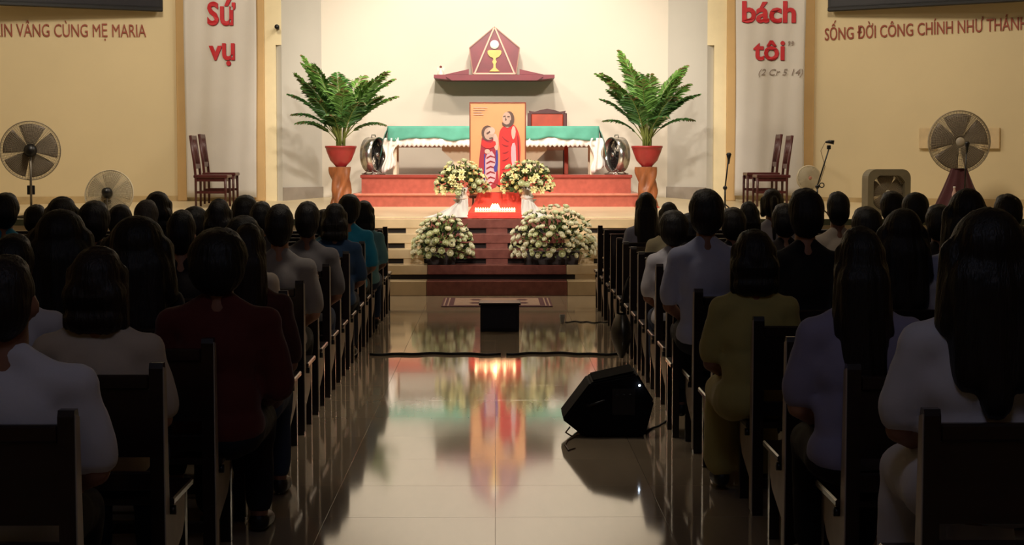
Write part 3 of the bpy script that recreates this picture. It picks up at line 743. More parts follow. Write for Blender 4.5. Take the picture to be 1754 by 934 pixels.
def ped_fan(px, py, Y, Rpx, lab, wire, blade, hubm, rz=0, low=False, tilt=0, back=False):
    c = at(px, py, Y); zg = stage_z(Y); R = Rpx*Y/F
    r = thing('pedestal_fan', lab, 'fan', (c.x, Y, zg), rz)
    fan_head(r, R, wire, blade, hubm, c.z-zg, tilt)
    ys = .1
    part('pole', MB().tube([(0, ys, .03), (0, ys, c.z-zg)], .016), METAL, r)
    part('base', MB().lathe([(.2, 0.001), (.2, .02), (.05, .04), (.02, .06), (.001, .06)], (0, ys, 0), n=24), BLACK, r)
    part('control_box', MB().box(-.05, .05, ys-.06, ys-.017, min(.3, (c.z-zg)*.4), min(.42, (c.z-zg)*.4+.1), .006), BLACK, r)
    return r
ped_fan(52, 258, 23.15, 50, 'tall pedestal fan with dark blades at the left edge of the sanctuary', WIRE, BLADE, mat('hub_dark', (60, 54, 50), .5), PI+.25)
ped_fan(187, 333, 23.3, 42, 'low pale fan with black motor between the tall fan and left chairs', WIREW, BLADEL, BLACK, PI-.1, tilt=.25)
ped_fan(1643, 243, 24.1, 53, 'large grey fan with pale hub behind the dark red draped stand', WIRE, BLADE, PLASTW, 0)
ped_fan(1385, 305, 25.5, 21, 'small faint fan on the floor beside the right banner', WIREW, BLADEL, mat('hub_pink', (176, 120, 104), .5), .2)
# pale wall plate behind the large fan
for (px, lab) in ((1590, 'left'), (1697, 'right')):
    p, a = on_splay(1, px, 237, .03)
    o = part('wall_plate', MB().box(-.13, .13, -.025, .025, -.15, .15, .006), mat('pale_pinkish_plate', (212, 188, 146), .6), None, loc=p, rot=(0, 0, a))
    tag(o, 'pale square wall plate showing on the %s of the large grey fan' % lab, 'plate')
# box fan
c = at(1518, 330, 23.4); zg = stage_z(23.4); S_ = 80*23.4/F/2
r = thing('box_fan', 'square rounded floor fan standing near the right edge of the sanctuary', 'fan', (c.x, 23.4, zg), .25)
hz = c.z-zg
def rsq(S_, rad_, n=6):
    pts = []
    for (sx, sz, a0) in ((1, 1, 0), (-1, 1, 90), (-1, -1, 180), (1, -1, 270)):
        for k in range(n+1):
            a = math.radians(a0+90*k/n); pts.append((sx*(S_-rad_)+rad_*math.cos(a), hz+sz*(S_-rad_)+rad_*math.sin(a)))
    return pts
outer = rsq(S_, .12); n = len(outer)
inner = [(.86*S_*math.cos(math.atan2(z-hz, x)), hz+.86*S_*math.sin(math.atan2(z-hz, x))) for x, z in outer]
mb = MB(); vs = [(x, y, z) for y in (-.09, .09) for (x, z) in outer]+[(x, y, z) for y in (-.09, .09) for (x, z) in inner]; fs = []
for i in range(n):
    j = (i+1) % n; fs += [(i, j, n+j, n+i), (2*n+i, 3*n+i, 3*n+j, 2*n+j), (i, 2*n+i, 2*n+j, j), (n+i, n+j, 3*n+j, 3*n+i)]
mb.add(vs, fs); part('fan_case', mb, mat('olive_grey_plastic', (112, 104, 84), .5), r)
fan_head(r, S_*.84, WIRE, BLADE, mat('hub_light', (170, 160, 140), .5), hz, 0, 14, 44, .08, 5)
for s in (-1, 1): part('foot', MB().box(s*.2-.03, s*.2+.03, -.12, .12, .001, hz-S_+.01, .004), BLACK, r)
# drum fans on the podium
for (px, s) in ((640, 1), (1056, -1)):
    Y = 25.72; c = at(px, 268, Y); zg = z2; R = 30*Y/F
    r = thing('drum_fan', 'chrome drum floor fan on the podium at the %s end of the altar' % ('left' if s > 0 else 'right'), 'fan', (c.x, Y, zg), -s*math.radians(-66))
    hz = R+.035
    mb = MB(); n = 32
    rings = [(-.09, R), (-.09, R*.93), (.09, R*.93), (.09, R)]
    vs = [(rr*math.cos(2*PI*k/n), y, hz+rr*math.sin(2*PI*k/n)) for (y, rr) in rings for k in range(n)]
    fs = [(a*n+k, a*n+(k+1) % n, ((a+1) % 4)*n+(k+1) % n, ((a+1) % 4)*n+k) for a in range(4) for k in range(n)]
    mb.add(vs, fs, 0, True); part('drum', mb, CHROME, r)
    fan_head(r, R*.92, mat('dark_wire', (50, 46, 44), .4), BLACK, CHROME, hz, 0, 6, 16, .12, 5)
    part('carry_handle', MB().tube([(-.06, 0, hz+R-.01), (-.05, 0, hz+R+.03), (.05, 0, hz+R+.03), (.06, 0, hz+R-.01)], .008), CHROME, r)
    for k in (-1, 1): part('foot_rail', MB().tube([(-.15, k*.11, .012), (.15, k*.11, .012)], .011), CHROME, r); part('bracket', MB().tube([(k*.12, -.1, .014), (k*.10, 0, hz-R*.86), (k*.12, .1, .014)], .008), CHROME, r)

# ------------------------------------------------------------ side chairs
def side_chair(x, Y, face, lab):
    # face=+1: faces +X
    r = thing('dining_chair', lab, 'chair', (x, Y, stage_z(Y)), 0)
    f = face
    for yy in (-.2, .2):
        part('leg', MB().tube([(-f*.2, yy, 0.012), (-f*.2, yy, .42), (-f*.215, yy, .6), (-f*.27, yy, 1.02)], [.017, .02, .021, .021], 6), CHAIRW, r)
        part('leg', MB().tube([(f*.22, yy, 0.012), (f*.215, yy, .42)], [.016, .021], 6), CHAIRW, r)
        part('stretcher', MB().box(-.2, .21, yy-.01, yy+.01, .2, .235), CHAIRW, r)
    part('seat', MB().box(-.23, .25, -.225, .225, .42, .465, .01), CHAIRW, r)
    part('apron', MB().box(-.2, .21, -.2, .2, .37, .42), CHAIRW, r)
    for z, dx in ((.98, -.262), (.58, -.213)):
        part('rail', MB().box(f*dx-.012, f*dx+.012, -.19, .19, z-.03, z+.04, .004), CHAIRW, r)
    for k in range(4):
        yy = -.12+.08*k; part('slat', MB().tube([(-f*.212, yy, .6), (-f*.258, yy, .97)], .012, 6), CHAIRW, r)
pc = at(364, 352, 25.0).x
side_chair(pc, 25.0, 1, 'dark slatted chair before the left banner, nearer and left of its pair')
side_chair(pc+.02, 25.62, 1, 'dark slatted chair before the left banner, farther and right of its pair')
pc = at(1316, 346, 25.0).x
side_chair(pc-.02, 25.62, -1, 'dark slatted chair before the right banner, farther from the nave')
side_chair(pc+.03, 25.0, -1, 'dark slatted chair before the right banner, nearer to the nave')

# ------------------------------------------------------------ microphones
def mic(px, py, bx, by, Y, lab, boom=False):
    h = at(px, py, Y); b_ = at(bx, by, Y); zg = stage_z(Y)
    r = thing('microphone_stand', lab, 'microphone', (b_.x, Y, zg))
    hx, hz_ = h.x-b_.x, h.z-zg
    for k in range(3):
        a = k*2*PI/3+.5; part('leg', MB().tube([(0, 0, .16), (.2*math.cos(a), .17*math.sin(a), .014)], .009, 6), BLACK, r)
    jz = b_.z-zg
    part('pole', MB().tube([(0, 0, .12), (0, 0, jz)], .012), BLACK, r)
    part('boom_arm', MB().tube([(-hx*.05, 0, jz-.02), (hx*.92, 0, jz+(hz_-jz)*.9)], .010), BLACK, r)
    part('clutch', MB().ball((0, 0, jz), (.03, .025, .03)), BLACK, r)
    if boom:
        part('microphone_head', MB().tube([(hx-.07, 0, hz_-.005), (hx-.02, -.01, hz_), (hx+.04, -.02, hz_-.01)], [.014, .024, .03], 10), BLACK, r)
        part('clip', MB().box(hx-.05, hx, -.02, .02, hz_-.10, hz_-.045, .006), BLACK, r)
        part('knob', MB().ring((.06, 0, jz+.02), .03, .008, 'y', 16), BLACK, r)
        part('cable', MB().tube([(hx-.07, 0, hz_), (hx-.13, .01, hz_-.12), (hx*.6, .015, jz+(hz_-jz)*.45), (hx*.2, .02, jz+.05)], .004, 5), CABLEB, r)
    else:
        part('microphone_head', MB().tube([(hx, -.01, hz_-.10), (hx, -.015, hz_-.03), (hx, -.02, hz_+.03), (hx, -.02, hz_+.05)], [.012, .02, .036, .02], 10), BLACK, r)
mic(1248, 268, 1242, 322, 23.3, 'short black microphone stand before the right pillar strip')
mic(1423, 243, 1400, 320, 23.3, 'tall angled boom microphone stand right of the right banner', True)
mic(1656, 249, 1652, 330, 23.05, 'thin microphone stand in front of the large grey fan')
# cloth draped stand
r = thing('draped_lectern', 'lectern hung with dark red cloth below the large grey fan', 'lectern', (at(1643, 300, 23.5).x, 23.5, stage_z(23.5)))
zt = at(1643, 290, 23.5).z-stage_z(23.5)
def dl(u, v):
    a = 2*PI*u; rr = (.10+.24*v**1.1)*(1+.07*math.sin(9*a+v*2)); return Vector((rr*math.cos(a)*1.05+.0, rr*math.sin(a)*.7, .01+zt*(1-v)))
mb = MB().grid(dl, 60, 14); mb.lathe([(.001, zt+.012), (.1, zt+.01)], n=20)
part('red_drape', mb, DREDC, r)
part('pole', MB().tube([(0, 0, .01), (0, 0, zt)], .02), METAL, r)
r.scale = (1, 1, 1)
p = at(1634, 322, 23.22)
o = thing('water_bottle', 'slim pale bottle standing before the dark red draped lectern', 'bottle', (p.x, 23.2, stage_z(23.2)))
part('bottle_body', MB().lathe([(.001, 0.001), (.03, .001), (.032, .02), (.032, .3), (.014, .36), (.014, .38), (.001, .38)], n=14), mat('pale_bottle', (196, 160, 150), .2, var=.05), o)
part('cap', MB().lathe([(.001, .381), (.016, .381), (.016, .4), (.001, .4)], n=12), HOSTW, o)

# ------------------------------------------------------------ aisle things
mtx = thing('floor_mat', 'beige patterned mat with plum bands at the foot of the steps', 'mat', (0, 20.5, 0.0015))
xa, xb = at(760, 515, 20.9).x, at(942, 515, 20.9).x
part('mat_weave', MB().box(xa, xb, -.62, .6, 0, .008), RUGD, mtx)
part('centre_panel', MB().box(xa+.14, xb-.14, -.5, .5, .008, .011), RUG, mtx)
for s in (-1, 1):
    x = xa+.03 if s < 0 else xb-.03
    for k in range(2):
        x_ = x-s*.045*k; part('stripe', MB().box(x_-.008, x_+.008, -.58, .56, .008, .0105), RUG, mtx)
for k, (x, y) in enumerate(((-.25, -.2), (.3, -.2), (-.25, .25), (.3, .25), (.02, .02))):
    part('motif', MB().prism([((xa+xb)/2+x+.07*math.cos(a*PI/3), y+.12*math.sin(a*PI/3)) for a in range(6)], 'z', .011, .0125), RUGD, mtx)
Y = 17.05; c = at(856, 570, Y); Wb = 33.5*Y/F
r = thing('kneeling_stool', 'small navy box stool alone in the middle of the aisle', 'stool', (c.x, Y, 0))
ht = at(856, 519, Y).z
part('box_body', MB().box(-Wb, Wb, 0, .3, .001, ht-.025, .006), NAVY, r)
part('stool_top', MB().box(-Wb-.015, Wb+.015, -.02, .32, ht-.024, ht, .006), BLACK, r)
part('front_panel', MB().box(-Wb+.03, Wb-.03, -.006, .001, .03, ht-.05, .002), mat('dark_blue_panel', (20, 30, 54), .35), r)
# cup glint
c = at(963, 555, 17.9)
r = thing('glass_cup', 'tiny glass cup glinting on the aisle floor right of the stool', 'cup', (c.x, 17.9, 0.001))
part('cup_wall', MB().lathe([(.02, 0), (.03, .09), (.027, .09), (.018, .006), (.001, .006)], n=14), mat('cup_glass', (230, 235, 235), .05, var=0, trans=.6), r)
part('wax', MB().lathe([(.001, .007), (.018, .007), (.021, .04), (.001, .04)], n=12), HOSTW, r)
# cables across the aisle
def cable(name, lab, px0, px1, py, wob, seed, rr=.012):
    rnd = random.Random(seed); pts = []
    for i in range(41):
        t = i/40; p = at(px0+(px1-px0)*t, py+wob*math.sin(t*7+seed)+.6*math.sin(t*23), 15.2); d = p-Vector((0, 0, 1.7)); s_ = -1.69/d.z; g = Vector((0, 0, 1.7))+d*s_
        pts.append((g.x, g.y, rr*.9))
    o = part(name, MB().tube(pts, rr, 6), CABLE); tag(o, lab, 'cable')
cable('floor_cable', 'dark cable crossing the left half of the aisle floor', 634, 857, 606.5, .8, 1)
cable('floor_cable', 'dark cable crossing the right half of the aisle floor', 868, 1062, 606, 1.2, 2)
cable('floor_cable', 'thin dark cable beside the glass cup reaching the right pews', 968, 1048, 551, .8, 3, .006)
# wedge monitor
Yk = 10.55
r = thing('stage_monitor', 'black wedge loudspeaker on the aisle floor by the right pews', 'speaker', (at(1040, 700, Yk).x, Yk, 0), 0)
ox = r.location.x
pts = [(1001, 757.5), (963, 719), (1011, 656), (1092, 640.5), (1121, 688), (1105, 748), (1096, 757.5)]
pl = []
for (a, b_) in pts:
    p = at(a, b_, Yk); pl.append((p.x-ox, max(.004, p.z)))
body = MB().prism(pl, 'y', 0, .42)
bm = bmesh.new(); me = body.mesh('cabinet'); bm.from_mesh(me); bmesh.ops.bevel(bm, geom=list(bm.edges), offset=.012, segments=2, affect='EDGES'); bm.to_mesh(me); bm.free(); me.materials.clear(); me.materials.append(BLACKM)
link('cabinet', me, r)
gr = [(pl[2][0]+.02, pl[2][1]+.006), (pl[3][0]-.02, pl[3][1]+.006), (pl[3][0]-.02, pl[3][1]+.014), (pl[2][0]+.02, pl[2][1]+.014)]
part('grille', MB().prism(gr, 'y', .03, .39), mat('speaker_grille', (10, 10, 11), .95, spec=.1, bump=.5, bscale=200), r)
part('panel_recess', MB().box(.03, .17, -.004, .002, .14, .3, .002), mat('panel_grey', (24, 24, 30), .4), r)
part('carry_handle', MB().tube([(-.12, 0, .2), (-.11, -.025, .2), (-.02, -.025, .23), (-.01, 0, .23)], .008, 8), BLACK, r)
lp = at(1095.5, 660.5, Yk-.01)
part('power_light', MB().ball((lp.x-ox, -.012, lp.z), .0062, 10, 6), LED, r)
for k, (x, z) in enumerate(((.06, .26), (.10, .26), (.14, .26))):
    part('knob', MB().lathe([(.001, -.018), (.009, -.018), (.009, -.003), (.001, -.003)], (x, 0, z), axis='y', n=10), BLACK, r)
def gp(px, py, z=.006):
    d = at(px, py, 10)-Vector((0, 0, 1.7)); s_ = (z-1.7)/d.z; g = Vector((0, 0, 1.7))+d*s_; return g
p0 = at(976, 733, Yk)
pts = [p0, at(968, 742, Yk-.03), gp(972, 768), gp(985, 775), gp(1000, 770), gp(1040, 790)]
pts = [at(976, 732, Yk+.02), at(969, 741, Yk-.05), at(980, 748, Yk-.08), at(992, 744, Yk-.05)]
part('cable_loop', MB().tube([Vector(p)-Vector(r.location) for p in pts], .005, 6), CABLEB, r)
g = [gp(1105, 740), gp(1118, 733), gp(1128, 730), gp(1150, 716)]
tag(part('power_cable', MB().tube(g, .006, 6), CABLE), 'black cable running from the wedge loudspeaker to the right pews', 'cable')
g = [gp(985, 748), gp(972, 755), gp(968, 762), gp(974, 772), gp(985, 768)]
tag(part('signal_cable', MB().tube(g, .005, 6), CABLEB), 'short brown cable curled at the left foot of the wedge loudspeaker', 'cable')

# ------------------------------------------------------------ pews
def make_pew(side, L=4.3):
    # origin: aisle-end back foot on the floor, y=0 is the back; bench extends outward (side = -1 left, +1 right)
    r = link('pew', None)
    s = side
    def bx(x0, x1, *a, **k): x0, x1 = sorted((s*x0, s*x1)); return MB().box(x0, x1, *a, **k)
    for k, x in enumerate((0, L/2, L)):
        if k != 1:
            def lx(poly, w_): return MB().prism(poly, 'x', s*x, s*(x+w_))
            part('back_post', lx([(-.055, .001), (.03, .001), (.03, .45), (0.0, .93), (-.01, .95), (-.05, .95), (-.06, .93), (-.06, .45)], .05), PEW, r)
            part('front_leg', lx([(.37, .001), (.41, .001), (.42, .405), (.36, .405)], .045), PEW, r)
            part('side_panel', lx([(.03, .405), (.36, .405), (.40, .40), (.385, .31), (.30, .24), (.03, .16)], .03), PEWEND, r)
            part('edge_highlight', MB().prism([(-.045, .02), (.026, .02), (.026, .45), (-.006, .925), (-.05, .935), (-.052, .45)], 'x', s*(x-.004), s*(x)), PEWEND, r) if k == 0 else None  # thin pale strip, painted highlight on the post's aisle face
            part('bolt', MB().tube([(s*(x-.022), .06, .385), (s*(x), .06, .385)], .018, 8), BLACK, r) if k == 0 else None
        else: part('front_leg', bx(x, x+.045, .36, .41, .001, .405), PEW, r)
    part('seat', bx(-.02, L+.07, .03, .45, .406, .436, .006), PEW, r)
    part('top_rail', bx(.05, L, -.05, -.012, .85, .905, .008), PEW, r)
    part('back_panel', bx(.05, L, -.036, -.018, .60, .849), PEW, r)
    part('lower_rail', bx(.05, L, -.015, .02, .47, .54, .006), PEW, r)
    part('foot_rail', bx(.05, L, -.01, .02, .12, .17, .006), PEW, r)
    part('kneeler', bx(.1, L-.1, -.29, -.19, .15, .185, .006), PEW, r) if False else None
    return r
ORD = ['nearest', 'second', 'third', 'fourth', 'fifth', 'sixth', 'seventh', 'eighth', 'ninth', 'tenth', 'eleventh', 'twelfth', 'thirteenth', 'fourteenth', 'fifteenth', 'sixteenth', 'seventeenth', 'eighteenth', 'nineteenth']
LR = [5.23, 6.43, 7.3, 8.16, 9.02, 9.9, 10.72, 11.56, 12.4, 13.22, 14.06, 14.9, 15.74, 16.58, 17.42, 18.25, 19.07]
LX = lambda Y: {5.23: -1.25, 6.43: -1.215}.get(Y, -1.17)
RR = [5.23, 6.37, 7.33, 8.27, 9.15, 10.03, 10.9, 11.6, 12.4, 13.2, 13.95, 14.75, 15.6, 16.4, 17.25, 18.3, 19.4]
RX = lambda Y: 1.28 if Y < 7 else (1.62 if 10.8 < Y < 11 else 1.22 if Y < 9 else 1.14)
for side, rows, fx, nm in ((-1, LR, LX, 'left'), (1, RR, RX, 'right')):
    proto = make_pew(side, 6.5 if side > 0 else 5.6)
    for i, Y in enumerate(rows):
        o = proto if i == 0 else dup(proto)
        o.location = (fx(Y), Y, 0); tag(o, ('dark wooden pew of the %s block, %s the camera' % (nm, 'nearest' if i == 0 else ORD[i]+' row from')), 'pew', 'pews of the %s block' % nm)
# chair placed at the aisle end of the right block
p = at(1150, 751, 10.6)
r = thing('wooden_chair', 'dark wooden chair standing in the aisle at the right pew ends', 'chair', (p.x, 10.56, 0))
zt = at(1150, 519, 10.58).z
wd = .38
for x in (0, wd):
    part('leg', MB().prism([(-.02, .001), (.02, .001), (.02, .45), (0, zt), (-.03, zt)], 'x', x, x+.04), PEW, r)
    part('leg', MB().box(x, x+.04, .3, .34, .001, .42), PEW, r)
part('seat', MB().box(-.01, wd+.05, .02, .36, .421, .45, .006), PEW, r)
part('top_rail', MB().box(.04, wd, -.028, -.006, zt-.10, zt-.01, .004), PEW, r)
part('back_panel', MB().box(.04, wd, -.02, -.008, .3, zt-.1), NAVY, r)
# bag hanging at the right pew ends
p = at(1071, 600, 14.2)
r = thing('black_bag', 'black cloth bag hanging from a right pew end into the aisle', 'bag', (1.03, 14.2, .07))
def bg(u, v):
    a = 2*PI*u; rr = .02+.13*math.sin(PI*min(1, v*.85+.12))*(1+.08*math.sin(3*a)); return Vector((rr*.55*math.cos(a), rr*1.3*math.sin(a),   .36*(1-v)))
mb = MB().grid(bg, 20, 10); part('bag_body', mb, BLACK, r)
part('strap', MB().tube([(0, -.05, .38), (.02, -.03, .55), (.06, 0, .66), (.02, .05, .55), (0, .06, .38)], .008, 6), BLACK, r)

# ------------------------------------------------------------ people
def remesh(mb, voxel, smooth_it=4, fn=None):
    me = mb.mesh('tmp'); o = bpy.data.objects.new('tmp', me); C.objects.link(o)
    m = o.modifiers.new('r', 'REMESH'); m.mode = 'VOXEL'; m.voxel_size = voxel; m.use_smooth_shade = True
    s_ = o.modifiers.new('s', 'SMOOTH'); s_.factor = .5; s_.iterations = smooth_it
    bpy.context.view_layer.update()
    out = bpy.data.meshes.new_from_object(o.evaluated_get(bpy.context.evaluated_depsgraph_get()))
    bpy.data.objects.remove(o)
    if fn:
        for v in out.vertices: v.co = fn(v.co.copy(), v.normal.copy())
    for p_ in out.polygons: p_.use_smooth = True
    out.materials.clear(); return out
def ell(mb, c, r): return mb.ball(c, r, 24, 16)
def body_mesh(fem):
    sw = .165 if fem else .18
    mb = MB()
    ell(mb, (0, 0, .09), (.165, .13, .11)); ell(mb, (0, -.01, .22), (.13, .095, .14)); ell(mb, (0, 0, .40), (.15, .10, .16))
    mb.capsule((-sw+.03, 0, .50), (sw-.03, 0, .50), .062, .062)
    mb.capsule((-.08, -.005, .54), (0, .0, .59), .045, .05); mb.capsule((.08, -.005, .54), (0, .0, .59), .045, .05)
    mb.capsule((0, .0, .54), (0, .02, .66), .062, .058)
    # head
    ell(mb, (0, .015, .755), (.074, .092, .098)); ell(mb, (0, .035, .70), (.056, .062, .065)); ell(mb, (0, .062, .655), (.028, .025, .022))
    mb.capsule((0, .103, .745), (0, .122, .708), .009, .014)
    mb.capsule((-.035, .088, .765), (.035, .088, .765), .014, .014)
    for s in (-1, 1):
        ell(mb, (s*.078, .01, .725), (.012, .02, .032)); ell(mb, (s*.04, .07, .705), (.02, .022, .02))
        mb.capsule((s*sw, 0, .50), (s*(sw+.045), .04, .25), .05, .04)
        mb.capsule((s*(sw+.045), .04, .25), (s*(sw-.05), .25, .175), .04, .026)
        mb.capsule((s*(sw-.05), .25, .175), (s*(sw-.065), .29, .172), .026, .03)
        ell(mb, (s*(sw-.075), .31, .17), (.036, .048, .018))
        mb.capsule((s*.085, .0, .085), (s*.10, .385, .075), .088, .06)
        mb.capsule((s*.10, .385, .07), (s*.10, .375, -.33), .058, .038)
        mb.capsule((s*.10, .37, -.35), (s*.11, .50, -.375), .036, .026)
    me = remesh(mb, .0125, 3)
    # fingers, lips and eyes added to the same mesh
    ex = MB()
    for s in (-1, 1):
        hx = s*(sw-.075)
        for k in range(4):
            L = (.062, .072, .068, .052)[k]; x = hx+(-.025+.0165*k); 
            ex.tube([(x, .335, .172), (x, .352+L*.3, .176), (x, .352+L*.7, .166), (x, .352+L, .15)], [.0088, .0085, .0078, .005], 7)
        ex.tube([(hx-s*.03, .305, .172), (hx-s*.05, .33, .172), (hx-s*.052, .362, .162)], [.011, .0095, .006], 7)
        ex.ball((s*.031, .098, .742), (.012, .008, .008), 10, 6, 1); ex.ball((s*.031, .1045, .742), (.0055, .003, .0055), 8, 5, 2)
    ex.ball((0, .100, .680), (.024, .008, .0075), 10, 6, 3)
    bm = bmesh.new(); bm.from_mesh(me); bm.from_mesh(ex.mesh('x', [SKIN]*4)); bm.to_mesh(me); bm.free()
    for k in (SKIN, EYEW, IRIS, LIP): me.materials.append(k)
    for p_ in me.polygons: p_.use_smooth = True
    return me, sw
def folds(co, n, amp=.009, f=7):
    d = noise.noise(co*f)+.5*noise.noise(co*f*2.3); return co+n*d*amp
def shirt_mesh(sw, sleeve='short', dress=False):
    mb = MB()
    ell(mb, (0, 0, .10), (.185, .15, .12)); ell(mb, (0, -.012, .22), (.165, .125, .16)); ell(mb, (0, -.005, .40), (.172, .122, .165))
    mb.capsule((-sw+.035, 0, .50), (sw-.035, 0, .50), .076, .076)
    mb.capsule((-.09, -.005, .54), (-.03, -.004, .58), .054, .054); mb.capsule((.09, -.005, .54), (.03, -.004, .58), .054, .054)
    for s in (-1, 1):
        e = (s*(sw+.04), .035, .30) if sleeve == 'short' else (s*(sw+.045), .04, .25)
        mb.capsule((s*sw, 0, .50), e, .066, .064)
        if sleeve == 'long': mb.capsule(e, (s*(sw-.04), .24, .18), .055, .042)
        if dress: mb.capsule((s*.085, .0, .085), (s*.10, .385, .075), .115, .09); mb.capsule((s*.10, .39, .07), (s*.10, .39, -.25), .085, .10)
    if dress: mb.capsule((-.06, .39, .05), (.06, .39, .05), .085, .085); mb.capsule((-.06, .39, -.25), (.06, .39, -.25), .08, .08)
    return remesh(mb, .016, 3, folds)
def trouser_mesh():
    mb = MB(); ell(mb, (0, 0, .08), (.178, .142, .115))
    for s in (-1, 1):
        mb.capsule((s*.085, .0, .085), (s*.10, .385, .078), .10, .075); mb.capsule((s*.10, .385, .07), (s*.10, .375, -.27), .072, .058)
    return remesh(mb, .016, 3, folds)
def shoe_mesh(s):
    mb = MB()
    mb.capsule((s*.10, .37, -.355), (s*.112, .53, -.372), .045, .036)
    return remesh(mb, .014, 2)
def hair_mesh(kind):
    mb = MB()
    ell(mb, (0, -.002, .77), (.092, .10, .10)); ell(mb, (0, -.03, .73), (.087, .08, .105))
    if kind == 'short': ell(mb, (0, .03, .825), (.07, .075, .05))
    if kind == 'crop': pass
    if kind in ('bob', 'long', 'pony', 'wide'):
        ell(mb, (0, .02, .82), (.075, .08, .055))
        for s in (-1, 1): mb.capsule((s*.078, .01, .78), (s*.085, -.005, .66), .03, .026)
    if kind == 'bob':
        mb.capsule((-.045, -.045, .70), (.045, -.045, .70), .065, .065); mb.capsule((-.05, -.05, .62), (.05, -.05, .62), .052, .052)
        for s in (-1, 1): mb.capsule((s*.08, -.01, .72), (s*.088, -.02, .60), .035, .028)
    if kind == 'long':
        ell(mb, (0, -.05, .66), (.098, .075, .13))
        mb.capsule((-.04, -.06, .68), (-.045, -.10, .36), .07, .05); mb.capsule((.04, -.06, .68), (.045, -.10, .36), .07, .05); mb.capsule((0, -.07, .68), (0, -.125, .30), .07, .04)
        for s in (-1, 1): mb.capsule((s*.08, -.01, .72), (s*.095, -.06, .50), .035, .035)
    if kind == 'wide':
        ell(mb, (0, -.02, .77), (.112, .12, .12)); ell(mb, (0, -.055, .66), (.125, .10, .14))
        mb.capsule((-.06, -.06, .68), (-.07, -.11, .42), .085, .06); mb.capsule((.06, -.06, .68), (.07, -.11, .42), .085, .06); mb.capsule((0, -.08, .66), (0, -.13, .34), .085, .05)
        for s in (-1, 1): mb.capsule((s*.10, -.02, .75), (s*.13, -.06, .55), .05, .04)
    if kind == 'pony':
        mb.capsule((0, -.10, .78), (0, -.13, .74), .035, .035); mb.capsule((0, -.13, .74), (0, -.13, .46), .035, .018)
    if kind == 'bun': ell(mb, (0, .02, .82), (.075, .08, .055)); ell(mb, (0, -.11, .80), (.045, .04, .045))
    def fn(co, n):
        d = .5*math.sin(math.atan2(co.y+.02, co.x)*22+co.z*9)+noise.noise(Vector((co.x*20, co.y*20, co.z*5))); return co+n*d*.0035
    return remesh(mb, .010 if kind != 'wide' else .012, 2, fn)
BM, SWM = body_mesh(False); BF, SWF = body_mesh(True)
SH = {('m', 'short'): shirt_mesh(SWM), ('m', 'long'): shirt_mesh(SWM, 'long'), ('f', 'short'): shirt_mesh(SWF), ('f', 'long'): shirt_mesh(SWF, 'long'), ('f', 'dress'): shirt_mesh(SWF, 'short', True)}
TR = trouser_mesh(); SO = [shoe_mesh(-1), shoe_mesh(1)]; HA = {k: hair_mesh(k) for k in ('short', 'crop', 'bob', 'long', 'pony', 'wide', 'bun')}
COL = {}
for k_, v_ in (SH.items()): v_.materials.append(WHITEC)
TR.materials.append(SHOE); [q_.materials.append(SHOE) for q_ in SO]
for k_ in HA.values(): k_.materials.append(HAIR)
def cloth(name, c):
    return mat('shirt_'+name, c, .85, var=.06, scale=5, bump=.08, bscale=60, sheen=.15)
SHC = {'white': cloth('white', (216, 214, 222)), 'offwhite': cloth('offwhite', (205, 190, 172)), 'bluewhite': cloth('bluewhite', (186, 192, 222)), 'lav': cloth('lavender', (150, 146, 176)), 'red': cloth('rust_red', (92, 28, 24)),
       'brown': cloth('brown', (76, 30, 26)), 'grey': cloth('grey', (110, 106, 108)), 'cyan': cloth('cyan', (36, 160, 208)), 'ltblue': cloth('light_blue', (120, 180, 196)), 'navy': cloth('navy', (26, 60, 96)), 'black': cloth('black', (14, 13, 15)),
       'yellow': cloth('yellow', (184, 172, 104)), 'cream': cloth('cream', (210, 198, 160)), 'dark': cloth('dark', (30, 22, 24)), 'teal': cloth('teal', (48, 150, 180)), 'greywhite': cloth('greywhite', (160, 154, 150))}
TRC = [mat('trousers_navy', (24, 28, 42), .85), mat('trousers_black', (16, 15, 17), .85), mat('trousers_denim', (44, 62, 96), .85)]
def override(o, mats_):
    for i, m_ in enumerate(mats_):
        if i < len(o.material_slots): o.material_slots[i].link = 'OBJECT'; o.material_slots[i].material = m_
PC = [0]
